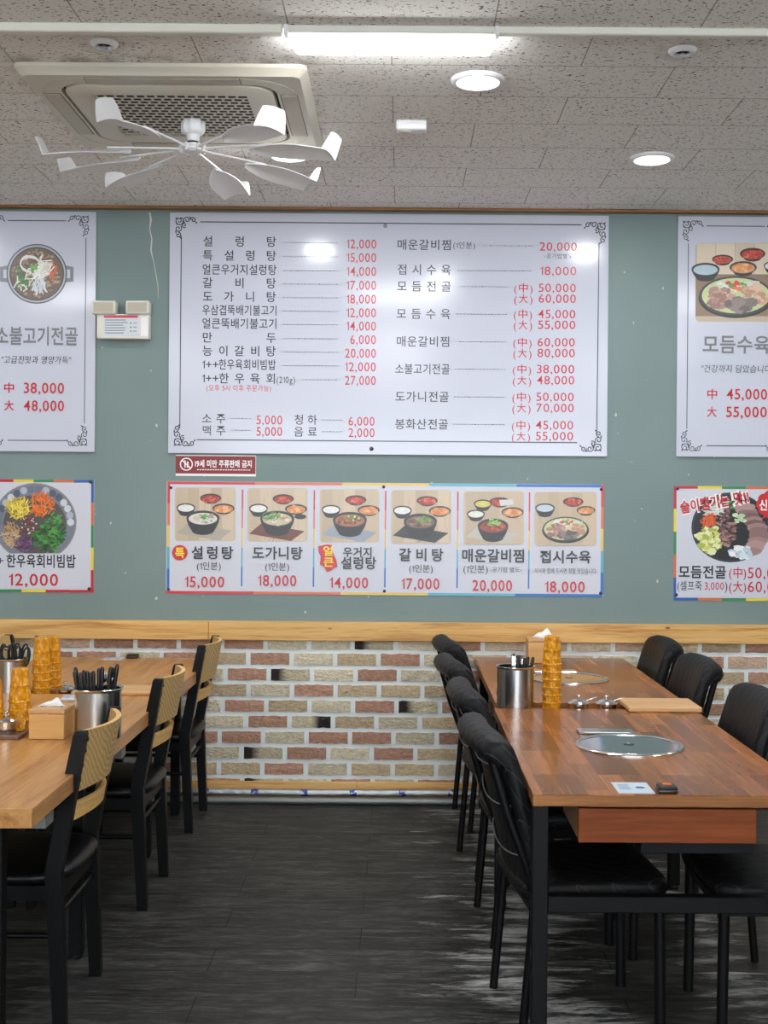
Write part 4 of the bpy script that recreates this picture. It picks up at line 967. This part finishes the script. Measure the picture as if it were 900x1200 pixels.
def burner(t, wx, wy, r=.165, cx=0, cy=0, H=.685):
    x, y = wx - t.location.x, wy - t.location.y
    m = MB(); m.lathe([(r, 0), (r, .003), (r - .004, .007), (r - .012, .008), (r - .018, .005), (r - .018, 0)], (x, y, H), 64, cap=False); rg = m.build('burner_rim', M['chrome'], t, smooth=40)
    m = MB(); m.lathe([(r - .018, .004), (r * .5, .0045), (.02, .0045), (.02, .0042), (0, .0042)], (x, y, H), 64, cap=False); ld = m.build('burner_lid', M['lidsteel'], t)
    m = MB(); m.prism([(x + .016 * math.cos(a * PI / 10), y + .010 * math.sin(a * PI / 10)) for a in range(20)], H + .0046, H + .0052); m.build('finger_slot', M['blkplast'], ld)
    m = MB(); px = x - .03; m.box(px - .095, px + .085, y + r + .006, y + r + .088, H, H + .006, .0025); cp = m.build('control_panel', M['chrome'], t)
    m = MB(); m.box(px - .078, px + .068, y + r + .018, y + r + .076, H + .006, H + .0068); m.build('panel_face', M['satin'], cp)
H = .685
TR = table('dining_table', 'walnut block dining table with round steel burner, nearest on the right', .335, 1.047, 3.07, 4.345, .031, M['walnut'], M['wedge'], [(.356, 3.10), (1.025, 3.10), (.356, 4.29), (1.025, 4.29)], low=(.4255, .04))
c0 = atz(737, 874, H); burner(TR, c0.x, c0.y, .163)
# gas drawer hung under the near end
q = MB(); a0 = W(677, 960, 3.10).x - TR.location.x; a1 = W(885, 960, 3.10).x - TR.location.x; yy = 3.088 - TR.location.y
q.box(a0, a1, yy, yy + .016, .560, .646, .0015); dr = q.build('drawer', M['drawer'], TR)
q = MB(); q.box(a0 + .002, a0 + .014, yy + .016, yy + .30, .564, .642); q.box(a1 - .014, a1 - .002, yy + .016, yy + .30, .564, .642); q.box(a0 + .014, a1 - .014, yy + .016, yy + .3, .564, .574); q.box(a0 + .014, a1 - .014, yy + .288, yy + .30, .574, .642); q.build('drawer_box', M['ledge'], dr)
q = MB(); q.box(a0 + .16, a1 - .002, yy + .02, yy + .28, .528, .562, .002); q.build('burner_housing', M['steelblk'], TR)
RR = table('dining_table', 'walnut block dining table with round steel burner, farther on the right by the wall', .349, 1.05, 4.475, 5.78, .031, M['walnut'], M['wedge'], [(.39, 4.53), (1.015, 4.53), (.39, 5.68), (1.015, 5.68)])
c1 = atz(667, 795.5, H); burner(RR, c1.x, c1.y, .163)
TL = table('dining_table', 'pale oak dining table with tissue box and cutlery can, nearest on the left', -1.66, -.862, 2.89, 4.59, .048, M['oak'], M['oak'], [(-.99, 3.03), (-1.58, 3.03), (-.99, 3.79), (-1.58, 3.79)])
for ya, yb in ((3.02, 3.09), (3.84, 3.90)):
    q = MB(); q.box(-.915 - TL.location.x, -.868 - TL.location.x, ya - TL.location.y, yb - TL.location.y, .603, .637); q.build('bracket', M['bracket'], TL)
RL = table('dining_table', 'pale oak dining table with a call bell, farther on the left by the wall', -1.66, -.862, 4.71, 5.67, .048, M['oak'], M['oak'], [(-1.0, 4.86), (-1.58, 4.86), (-1.0, 5.5), (-1.58, 5.5)])

# covers and condiment shelves between the tables
def tagged(m, name, label, cat, mt, group=None, smooth=None):
    n = len(m.v); z = min(p[2] for p in m.v); x = sum(p[0] for p in m.v) / n; y = sum(p[1] for p in m.v) / n
    return tag(m.build(name, mt, None, (x, y, z), smooth, rel=(x, y, z)), label, cat, group)
m = MB(); m.box(.80, 1.057, 4.285, 4.495, H + .0005, H + .018, .004, seg=2); tagged(m, 'cover_board', 'light wood cover board lying across the gap between the walnut tables', 'board', M['ledge'])
m = MB(); m.box(-1.22, -.885, 4.56, 4.74, H + .0005, H + .014, .004, seg=2); tagged(m, 'cover_board', 'light wood cover board lying across the gap between the oak tables', 'board', M['ledge'])
SHZ = .6665
def shelf(label, x0, x1, y0, y1):
    m = MB(); m.box(x0, x1, y0 + .001, y1 - .001, SHZ - .01, SHZ); m.box(x0, x1, y0 + .001, y0 + .004, SHZ, SHZ + .012); m.box(x0, x1, y1 - .004, y1 - .001, SHZ, SHZ + .012)
    tagged(m, 'condiment_shelf', label, 'shelf', M['wedge'])
shelf('brown wooden condiment shelf in the gap between the walnut tables', .345, 1.03, 4.345, 4.475); shelf('brown wooden condiment shelf in the gap between the oak tables', -1.65, -.872, 4.59, 4.71)

# ------------------------------------------------------------------ chairs
def arcpt(z, lo, hi): return lo + (hi - lo) * z
def quilted_chair():
    t = thing('padded_chair', '', 'chair')
    # rear posts (leg + back upright) and front legs
    xr = lambda z: (-.185 + .035 * z / .40) if z < .40 else (-.15 - .115 * (z - .40) / .38)
    for s in (-1, 1):
        m = MB(); m.tube([(xr(0), s * .20, 0.0), (xr(.2), s * .20, .2), (-.152, s * .20, .38), (-.153, s * .20, .42), (xr(.6) - .012, s * .20, .6), (xr(.775) - .006, s * .19, .76)], .0125, 10, sq=False); m.build('rear_leg', M['steelblk'], t, smooth=50)
        m = MB(); m.tube([(.19, s * .185, 0), (.185, s * .185, .365)], .015, 12); m.build('front_leg', M['steelblk'], t, smooth=50)
    m = MB()
    for s in (-1, 1): m.box(-.15, .195, s * .19 - .011, s * .19 + .011, .345, .37)
    m.box(.17, .195, -.18, .18, .345, .37); m.box(-.16, -.138, -.19, .19, .345, .37); m.build('seat_frame', M['steelblk'], t)
    m = MB(); rows = []; 
    def sup(rx, ry, z, e=6.0, n=40): return [(.015 + rx * abs(math.cos(a)) ** (2 / e) * (1 if math.cos(a) >= 0 else -1), ry * abs(math.sin(a)) ** (2 / e) * (1 if math.sin(a) >= 0 else -1), z) for a in (2 * PI * i / n for i in range(n))]
    for rx, ry, z in ((.185, .19, .370), (.195, .205, .372), (.203, .213, .382), (.205, .215, .40), (.202, .212, .416), (.193, .203, .425), (.165, .175, .430), (.10, .1, .432)): rows.append(sup(rx, ry, z))
    m.grid(rows, closed=True, caps=True); m.build('seat', M['quilt'], t, smooth=40)
    m = MB(); ring = sup(.2055, .2155, .398); m.tube([(p[0], p[1], p[2]) for p in ring] + [ring[0]], .0035, 6); m.build('seat_welt', M['padroll'], t, smooth=60)
    # back pad with scroll top
    prof = [(-.135, .385), (-.139, .43), (-.150, .50), (-.168, .58), (-.188, .66), (-.206, .72), (-.220, .765), (-.231, .792), (-.246, .808), (-.268, .815), (-.292, .810), (-.310, .795), (-.316, .776), (-.308, .758), (-.290, .750), (-.272, .748), (-.262, .735), (-.252, .70), (-.234, .62), (-.214, .54), (-.196, .46), (-.186, .40), (-.182, .375), (-.165, .365), (-.145, .368)]
    cx_ = lambda p: (-.155 - .09 * max(0, (p[1] - .42)) / .38)
    ts = [-1, -.985, -.95, -.88, -.75, -.5, -.25, 0, .25, .5, .75, .88, .95, .985, 1]; rows = []
    for q in ts:
        sc = {1: .35, .985: .68, .95: .87, .88: .97}.get(abs(q), 1.0); row = []
        for x, z in prof:
            c = cx_((x, z)); zz = z
            drop = .018 * abs(q) ** 5
            if z > .6: zz = z - drop * (z - .6) / .2
            if z < .45: zz = z + .03 * abs(q) ** 4
            pz = .785 if z > .77 else zz
            row.append((c + (x - c) * sc + .022 * q * q, .222 * q, zz if sc == 1 else (zz * .75 + .25 * (.60 + (zz - .60) * (.88 + .12 * sc)))))
        rows.append(row)
    m = MB(); m.grid(rows, closed=True, caps=True); b = m.build('backrest', M['quilt'], t, smooth=50)
    for z in (.50, .63, .735):
        xb = {.50: -.207, .63: -.239, .735: -.266}[z]; m = MB()
        m.tube([(xb + .022 * (q / 10) ** 2 - .003, .205 * q / 10, z - .022 * (1 - (q / 10) ** 2)) for q in range(-10, 11)], .0022, 6); m.build('piping', M['piping'], b, smooth=60)
    return t
def wood_chair():
    t = thing('wooden_back_chair', '', 'chair')
    px = lambda z: (-.195 + .02 * z / .42) if z < .42 else (-.175 - .07 * (z - .42) / .38)
    for s in (-1, 1):
        m = MB(); rows = []
        for z, hw in ((0, .0155), (.2, .0175), (.36, .019), (.42, .02), (.50, .0195), (.65, .018), (.79, .0155), (.797, .013)):
            x = px(z); rows.append([(x - hw * 1.1, s * .19 - hw * .85, z), (x + hw * 1.1, s * .19 - hw * .85, z), (x + hw * 1.1, s * .19 + hw * .85, z), (x - hw * 1.1, s * .19 + hw * .85, z)])
        m.grid(rows, closed=True, caps=True); m.build('rear_leg', M['black'], t)
        m = MB(); m.grid([[(.19 + q * a, s * .185 + q * b, z) for a, b in ((-1, -1), (1, -1), (1, 1), (-1, 1))] for z, q in ((0, .014), (.385, .0185))], closed=True, caps=True); m.build('front_leg', M['black'], t)
        m = MB(); m.box(-.17, .175, s * .188 - .009, s * .188 + .009, .345, .385)
        m.build('side_rail', M['black'], t)
        m = MB(); m.tube([(px(.25), s * .188, .25), (.18, s * .186, .25)], .0085, 8); m.build('side_stretcher', M['black'], t, smooth=50)
    m = MB(); m.box(.175, .197, -.17, .17, .34, .385); m.build('front_rail', M['black'], t)
    m = MB(); m.box(-.19, -.168, -.17, .17, .34, .385); m.build('rear_rail', M['black'], t)
    m = MB(); m.tube([(px(.3), -.18, .30), (px(.3), .18, .30)], .0085, 8); m.build('rear_stretcher', M['black'], t, smooth=50)
    m = MB(); m.tube([(.188, -.18, .2), (.188, .18, .2)], .0085, 8); m.build('front_stretcher', M['black'], t, smooth=50)
    def sup(rx, ry, z, e=4.2, n=44): return [(.0 + rx * abs(math.cos(a)) ** (2 / e) * (1 if math.cos(a) >= 0 else -1), ry * abs(math.sin(a)) ** (2 / e) * (1 if math.sin(a) >= 0 else -1), z) for a in (2 * PI * i / n for i in range(n))]
    m = MB(); m.grid([sup(*r) for r in ((.19, .185, .385), (.208, .205, .388), (.218, .214, .398), (.220, .216, .408), (.214, .210, .418), (.198, .194, .425), (.16, .155, .430), (.08, .08, .433))], closed=True, caps=True); m.build('seat', M['leather'], t, smooth=50)
    def bent(z0, z1, dep, th, notch=0.0):
        rows = []; N = 16
        for i in range(N + 1):
            q = -1 + 2 * i / N; bow = dep * (1 - q * q)
            za = z0 + .012 * (1 - q * q); r = []
            for z in (za, (za + z1) / 2, z1): r.append((px(z) - bow + .012, .183 * q, z))
            r += [(p[0] - th, p[1], p[2]) for p in r[::-1]]
            rows.append(r)
        return MB().grid(rows, closed=True, caps=True)
    m = bent(.625, .795, .052, .015); m.m = [0] * len(m.f)
    for k, f in enumerate(m.f):
        zz = [m.v[i][2] for i in f]
        if len(f) == 4 and min(zz) > .79: m.m[k] = 1
    m.build('backrest', [M['zebra'], M['bentwood']], t)
    m = bent(.545, .598, .046, .015); m.build('lower_slat', M['bentwood'], t)
    for s in (-1, 1):
        for z in (.575, .66, .70, .74, .77): m = MB(); m.lathe([(.006, -.006), (.006, .004), (.003, .006), (0, .006)], (px(z) - .012, s * .165, z), 10, axis='X'); m.build('bolt', M['blkplast'], t)
    return t
qc = quilted_chair(); wc = wood_chair(); first = {id(qc): True, id(wc): True}
def place(src, x, y, rz, label, group):
    if first[id(src)]: o = src; first[id(src)] = False
    else: o = copy_tree(src)
    o.location = (x, y, 0); o.rotation_euler = (0, 0, math.radians(rz)); o['label'] = label; o['group'] = group; o['category'] = 'chair'; return o
G1, G2 = 'padded chairs on the aisle side of the walnut tables', 'padded chairs on the right side of the walnut tables'
for x, y, rz, lb in ((.485, 3.40, 6, 'black padded chair on the aisle, nearest of the four left of the walnut tables'), (.475, 4.11, 4, 'black padded chair on the aisle, second nearest left of the walnut tables'), (.455, 4.80, 7, 'black padded chair on the aisle, third nearest left of the walnut tables'), (.465, 5.485, 7, 'black padded chair by the brick wall, farthest left of the walnut tables')): place(qc, x, y, rz, lb, G1)
for x, y, rz, lb in ((1.035, 3.385, 180, 'black padded chair with seat at the lower right, nearest right of the walnut tables'), (.92, 4.0, 180, 'black padded chair half cut by the right edge of the photo'), (.925, 4.83, 180, 'black padded chair beyond the cover board, right of the far walnut table'), (.925, 5.48, 180, 'black padded chair by the brick wall, farthest right of the walnut tables')): place(qc, x, y, rz, lb, G2)
G3 = 'wooden backed chairs around the oak tables'
for x, y, rz, lb in ((-1.09, 3.46, 180, 'black chair with grained wooden back on the aisle, nearest at the oak tables'), (-1.075, 4.425, 180, 'black chair with grained wooden back on the aisle, middle of three at the oak tables'), (-1.085, 5.41, 180, 'black chair with grained wooden back on the aisle by the brick wall'), (-1.53, 4.44, 0, 'black chair across the nearer oak table, mostly hidden, only legs showing'), (-1.53, 5.38, 0, 'black chair with wooden back top showing behind the scissors can')): place(wc, x, y, rz, lb, G3)

# ------------------------------------------------------------------ things on the tables
ORD = ['first', 'second', 'third', 'fourth', 'fifth', 'sixth', 'seventh', 'eighth', 'ninth', 'tenth', 'eleventh', 'twelfth', 'thirteenth', 'fourteenth']
# one upturned tumbler: wide rim at the bottom
m = MB(); prof = [(.0318, 0), (.0335, .002), (.0335, .005), (.0312, .008), (.0300, .019), (.0308, .022), (.0292, .026), (.0280, .046), (.0288, .050), (.0262, .056), (.0245, .085), (.0238, .094), (.020, .098), (.0, .0985)]
m.lathe(prof, seg=16, cap=False)
m.v = [(x * (1 + .025 * math.cos(PI * round(math.atan2(y, x) / (PI / 8)))), y * (1 + .025 * math.cos(PI * round(math.atan2(y, x) / (PI / 8)))), z) for x, y, z in m.v]
m.xf(Matrix.Scale(1.08, 4)); inner = [(.0315, 0), (.0290, .003), (.0268, .05), (.0225, .088), (0, .090)]; mi_ = MB().lathe(inner, seg=16, cap=False).xf(Matrix.Scale(1.08, 4)); m.add(mi_.v, mi_.f)
cup0 = m.build('tumbler', M['amber'], smooth=30); cupused = [0]
def cups(x, y, z, n, where, group, pitch=.0275):
    for i in range(n):
        o = cup0 if not cupused[0] else cup0.copy()
        if cupused[0]: C.objects.link(o)
        cupused[0] = 1
        o.location = (x, y, z + .0005 + i * pitch); o.rotation_euler = (0, 0, rp.uniform(0, 1))
        k = n - 1 - i
        tag(o, ('amber tumbler on top of ' if k == 0 else 'amber tumbler at the bottom of ' if i == 0 else 'amber tumbler %s from the top in ' % ORD[k]) + where, 'tumbler', group)
def spot(x, y, z): return atz(x, y, z)
cups(W(646.5, 800, 4.41).x, 4.41, SHZ, 7, 'the tall stack between the walnut tables', 'stacked amber tumblers on the right')
cups(W(48.5, 800, 4.65).x, 4.65, SHZ, 5, 'the stack beside the scissors can', 'stacked amber tumblers beside the scissors can', .029)
cups(W(61, 800, 4.77).x, 4.77, H, 4, 'the rear stack on the far oak table', 'stacked amber tumblers on the far oak table', .030)
TZ = H + .0065
cups(W(23.5, 840, 3.84).x, 3.84, TZ, 4, 'the stack on the brown tray', 'stacked amber tumblers on the brown tray', .029)
cups(W(-9, 840, 3.80).x, 3.80, TZ, 3, 'the stack cut by the left edge', 'stacked amber tumblers at the left edge', .029)
# brown tray
xa, xb = W(-60, 860, 3.79).x, W(31.5, 860, 3.79).x
t = thing('serving_tray', 'brown tray under the tumblers and condiment pot at the left edge', 'tray', ((xa + xb) / 2, 3.815, H)); hw = (xb - xa) / 2
m = MB(); m.box(-hw + .006, hw - .006, -.10, .085, 0, .006, .002); m.build('tray_base', M['tray'], t)
m = MB()
for b in ((-hw, hw, -.108, -.1), (-hw, hw, .085, .093), (-hw, -hw + .008, -.1, .085), (hw - .008, hw, -.1, .085)): m.box(*b, 0, .013, .002)
m.build('tray_rim', M['tray'], t)
# condiment pots
def pot(name, label, x, y, z, r, h, glass=False):
    t = thing(name, label, 'pot', (x, y, z))
    m = MB(); m.lathe([(r * .9, 0), (r * .96, .003), (r, h * .5), (r, h), (r - .0015, h), (r - .003, .004), (0, .004)], seg=28, cap=False); m.build('pot_body', M['chrome'], t, smooth=40)
    m = MB(); m.lathe([(r * 1.08, h - .001), (r * 1.1, h + .002), (r * .95, h + .006), (r * .6, h + .013), (r * .2, h + .016), (0, h + .016)], seg=28, cap=False); l = m.build('lid', M['chrome'], t, smooth=50)
    m = MB(); m.lathe([(.004, h + .015), (.004, h + .021), (.009, h + .024), (.009, h + .028), (.005, h + .031), (0, h + .031)], seg=14, cap=False); m.build('lid_knob', M['chrome'], l, smooth=50)
    return t
pot('condiment_pot', 'small lidded steel pot on the brown tray at the left edge', W(7, 850, 3.77).x, 3.77, TZ, .032, .040)
pot('condiment_pot', 'small lidded steel pot by the cover board between the oak tables', W(77, 808, 4.65).x, 4.65, SHZ, .036, .028)
pot('condiment_pot', 'small lidded steel pot beside the tumblers between the walnut tables, left of two', W(678, 822, 4.41).x, 4.41, SHZ, .036, .028)
pot('condiment_pot', 'small lidded steel pot beside the cover board of the walnut tables, right of two', W(710.5, 822, 4.41).x, 4.41, SHZ, .036, .028)
def spoon(label, a, b):
    t = thing('small_spoon', label, 'spoon', a); d = Vector(b) - Vector(a); m = MB()
    m.tube([(0, 0, 0), tuple(d * .5 + Vector((0, 0, .002))), tuple(d)], [.0016, .0018, .0026], 8); m.build('handle', M['chrome'], t, smooth=60)
    m = MB(); m.lathe([(0, -.002), (.004, -.0015), (.0065, .001)], (0, 0, 0), 14, cap=False, sx=1.4); m.build('bowl', M['chrome'], t, smooth=60)
for xx, lb in ((678, 'little steel spoon lying out of the left condiment pot'), (710.5, 'little steel spoon lying out of the right condiment pot')):
    c = W(xx, 822, 4.41); spoon(lb, (c.x + .024, 4.415, SHZ + .034), (c.x + .068, 4.435, SHZ + .046))
# cutlery cans
def can(label, x, y, z, r=.0635, h=.137):
    t = thing('cutlery_can', label, 'can', (x, y, z))
    m = MB(); m.lathe([(r - .003, 0), (r, .003), (r, h - .006)], seg=48, cap=False); m.lathe([(r - .0015, h - .006), (r - .0015, .004), (0, .004)], seg=48, cap=False); m.lathe([(0, 0.0), (r - .003, 0)], seg=48, cap=False); m.build('can_body', M['satin'], t, smooth=40)
    m = MB(); m.lathe([(r, h - .008), (r + .006, h - .003), (r + .0065, h), (r + .005, h + .0015), (r - .0015, h - .002), (r - .0015, h - .008)], seg=48, cap=False); m.build('can_rim', M['chrome'], t, smooth=50)
    return t
def utensil(kind, base, top, rz, label, group):
    """black handled spoon or knife standing in a can, or scissors with two loops"""
    base, top = Vector(base), Vector(top); d = (top - base); L = d.length; u = d.normalized()
    name, cat = {'s': ('spoon', 'spoon'), 'c': ('scissors', 'scissors'), 'm': ('steel_spoon', 'spoon'), 't': ('tongs', 'tongs')}[kind]
    t = thing(name, label, cat, base, 0, group); side = u.cross(Vector((math.sin(rz), -math.cos(rz), 0))).normalized(); dep = u.cross(side)
    pt = lambda s, l=0, dd=0: tuple(u * (L * s) + side * l + dep * dd)
    if kind in 's':
        m = MB(); m.tube([pt(0), pt(.52)], .0022, 8); m.build('shaft', M['chrome'], t, smooth=60)
        m = MB(); m.tube([pt(.48), pt(.55), pt(.75), pt(.93), pt(.985), pt(1)], [.0040, .0050, .0058, .0066, .0056, .003], 10); m.build('handle', M['blkplast'], t, smooth=60)
    elif kind == 'm':
        m = MB(); m.tube([pt(0), pt(.72)], .0024, 8); m.build('shaft', M['chrome'], t, smooth=60)
        m = MB(); m.lathe([(0, -.003), (.007, -.002), (.0125, .001), (.0115, .0015), (0, -.001)], seg=18, cap=False, sx=1.0, sy=1.5)
        R = Matrix((side, u, dep)).transposed().to_4x4(); R.translation = u * (L * .86); m.xf(R); m.build('bowl', M['chrome'], t, smooth=60)
    elif kind == 't':
        m = MB()
        for s in (-1, 1):
            rows = [[pt(q, -.007, s * (.010 * (1 - q)) + s * .0012), pt(q, .007, s * (.010 * (1 - q)) + s * .0012), pt(q, .007, s * (.010 * (1 - q)) + s * .0024), pt(q, -.007, s * (.010 * (1 - q)) + s * .0024)] for q in (0, .3, .6, .9, 1.0)]; m.grid(rows, closed=True, caps=True)
        m.build('arms', M['chrome'], t); m = MB(); m.tube([pt(1.0, 0, -.004), pt(1.012, 0, 0), pt(1.0, 0, .004)], .006, 8); m.build('bend', M['chrome'], t, smooth=60)
    else:
        m = MB()
        for s in (-1, 1): m.tube([pt(0, -s * .002), pt(.5, s * .002)], [.002, .0045], 6)
        m.build('blades', M['chrome'], t, smooth=60)
        for s in (-1, 1):
            m = MB(); c = .80; rl = L * .2
            loop = [tuple(Vector(pt(c, s * .016)) + u * (rl * math.sin(a * PI / 9)) + side * (.0125 * math.cos(a * PI / 9))) for a in range(19)]
            m.tube(loop, .0042, 8, cap=False); m.tube([pt(.46, s * .003), pt(.56, s * .008), pt(.62, s * .014)], .0045, 8); m.build('finger_loop', M['blkplast'], t, smooth=60)
    return t
def fill(cx, cy, cz, specs, where, group):
    cnt = {}
    for k, (kind, ox, oy, lx, ly, ln) in enumerate(specs):
        base = Vector((cx + ox * .6, cy + oy * .6, cz + .006)); top = Vector((cx + ox + lx, cy + oy + ly, cz + ln))
        nm = {'s': 'black handled spoon', 'c': 'black handled scissors', 'm': 'bright steel spoon', 't': 'steel tongs'}[kind]
        tot = sum(1 for q in specs if q[0] == kind); cnt[kind] = cnt.get(kind, 0) + 1
        lb = f'{nm} standing in {where}' if tot == 1 else f'{nm}, {ORD[cnt[kind] - 1]} from the left in {where}'
        utensil(kind, base, top, rp.uniform(-.4, .4), lb, None if tot == 1 else group % nm)
cL = W(115, 840, 3.755)
can('tall steel cutlery can on the near oak table beside the tissue box', cL.x, 3.755, H + .0005, .0697, .152)
sp = []
for i, (px, py) in enumerate(((86, 783), (90, 785), (95, 787), (98, 786.5), (102, 786), (106, 788), (110, 786), (114, 784), (121, 781), (129, 784), (132.5, 780), (135, 781), (139, 777.5))):
    zt = CAMH - unroll(px, py)[1] * 3.755 / FOC; xt = W(px, py, 3.755).x
    xb_ = (xt - cL.x) * .88; oy = (.022, -.028, .03, -.035, .0, .035, -.04, .02, -.01, .035, -.03, .02, -.015)[i]
    sp.append(('s', xb_, oy, xt - cL.x - xb_, 0, zt - H))
sp.insert(8, ('m', .0, .03, .008, .004, .208)); sp.insert(11, ('m', .022, .03, .006, .003, .203))
fill(cL.x, 3.755, H + .0005, sp, 'the can by the near tissue box', '%ss in the can on the near oak table')
cR = W(604, 800, 4.41)
can('tall steel cutlery can between the walnut tables', cR.x, 4.41, SHZ, .0655, .161)
sp = []
for i, (px, py) in enumerate(((608, 769.5), (614.5, 770), (619.5, 770), (624.5, 769.5))):
    zt = CAMH - unroll(px, py)[1] * 4.41 / FOC; xt = W(px, py, 4.41).x
    xb_ = (xt - cR.x) - .010; sp.append(('s', xb_, (.01, -.02, .015, -.01)[i], .010, 0, zt - SHZ))
sp.insert(0, ('t', -.012, -.012, .004, 0, .200)); sp.insert(3, ('m', .024, .02, .006, 0, .192))
fill(cR.x, 4.41, SHZ, sp, 'the can between the walnut tables', '%ss in the can between the walnut tables')
cB = W(12.5, 800, 4.65)
can('tall steel can of scissors between the oak tables at the left edge', cB.x, 4.65, SHZ, .058, .143)
fill(cB.x, 4.65, SHZ, [('c', -.036, .0, -.004, 0, .187), ('c', -.012, .02, -.006, 0, .194), ('c', .008, -.01, .006, 0, .191), ('c', .026, .016, .010, 0, .196), ('c', .034, -.012, .016, 0, .187), ('t', -.008, -.03, .0, 0, .179)], 'the can at the left edge', '%s in the can at the left edge')
# tissue boxes
def tissue_box(label, x, y, w, d, h, rz=0.0, tz=.03):
    t = thing('tissue_box', label, 'tissue box', (x, y, H), rz)
    m = MB(); m.box(-w / 2, w / 2, -d / 2, d / 2, .0005, h - .014, .002); m.build('box_body', M['boxwood'], t)
    m = MB(); m.box(-w / 2 - .002, w / 2 + .002, -d / 2 - .002, d / 2 + .002, h - .0135, h, .004, seg=2); l = m.build('box_lid', M['ledge'], t)
    m = MB(); m.box(-.007, .007, -d / 2 - .0035, -d / 2 - .0018, h - .017, h - .0115); m.build('finger_notch', M['boxwood'], l)
    m = MB(); m.box(-w * .32, w * .32, -.012, .012, h - .0005, h + .0008); m.build('slot', M['dark'], l)
    m = MB(); rows = []
    for i in range(13):
        s = -1 + 2 * i / 12; hh = tz * (1 - abs(s) ** 2.2) * (1 + .25 * math.sin(5 * s)) + .001
        rows.append([(w * .34 * s, (-.012 + .003 * math.sin(7 * s)) * (1 - abs(s) * .4), h + .0008), (w * .36 * s + .004 * math.sin(9 * s), -.016 * (1 - abs(s) * .3), h + hh * .5), (w * .30 * s + .006, .002 * math.sin(6 * s), h + hh), (w * .35 * s, .014 * (1 - abs(s) * .4), h + hh * .45), (w * .34 * s, .012 * (1 - abs(s) * .4), h + .0008)])
    m.grid(rows); m.build('tissue', M['tissue'], t, smooth=80)
a = atz(54, 867, H)
tissue_box('light wooden tissue box with a tissue, beside the can on the near oak table', a.x, a.y + .065, .107, .127, .091, 0, .022)
a = atz(638, 777.5, H)
tissue_box('light wooden tissue box behind the tall tumbler stack on the far walnut table', a.x, a.y + .055, .148, .11, .11, 0, .036)
# cards and call bells
def card(label, x0, x1, y0, y1, z=.685):
    a = atz((x0 + x1) / 2, y1, z); b = atz((x0 + x1) / 2, y0, z); w = (x1 - x0) * a.y / FOC; d = b.y - a.y
    t = thing('table_card', label, 'card', (a.x, (a.y + b.y) / 2, z)); m = MB(); m.box(-w / 2, w / 2, -d / 2, d / 2, .0003, .0015); m.build('card', M['card'], t)
    m = MB()
    for i in range(3): m.box(-w * .38, -w * .08, d * (.2 - .18 * i), d * (.26 - .18 * i), .0015, .0018)
    m.lathe([(w * .12, .0015), (w * .12, .0019), (w * .08, .0019), (w * .08, .0015)], (w * .2, 0, 0), 20, cap=False); m.box(w * .14, w * .34, -.003, .004, .0015, .0019); m.build('card_print', M['blue'], t)
card('pale blue card lying by the call bell at the near end of the walnut table', 725, 768, 917.5, 930)
card('pale card lying behind the tissue box on the near oak table', 69, 87, 814.5, 820.5); card('pale card lying by the call bell on the far oak table', 119, 142, 770.8, 773.6)
def bell(label, px, py, w, col):
    a = atz(px, py, H); t = thing('call_bell', label, 'call bell', (a.x, a.y + w * .5, H))
    m = MB(); m.box(-w / 2, w / 2, -w * .5, w * .5, .0005, .012, .005, seg=2); m.build('bell_base', M['bellbrown'], t, smooth=40)
    m = MB(); m.box(-w / 2 + .002, w / 2 - .002, -w * .48, w * .48, .010, .019, .006, seg=3); b = m.build('bell_top', M['blkplast'], t, smooth=40)
    if col: m = MB(); m.box(-w * .22, w * .24, -w * .1, w * .3, .0185, .0205, .001); m.build('call_button', M['orange'], b)
bell('black call bell with an orange button at the near end of the walnut table', 784, 931, .05, True)
bell('dark call bell on the far edge of the far oak table', 154, 772, .054, False)
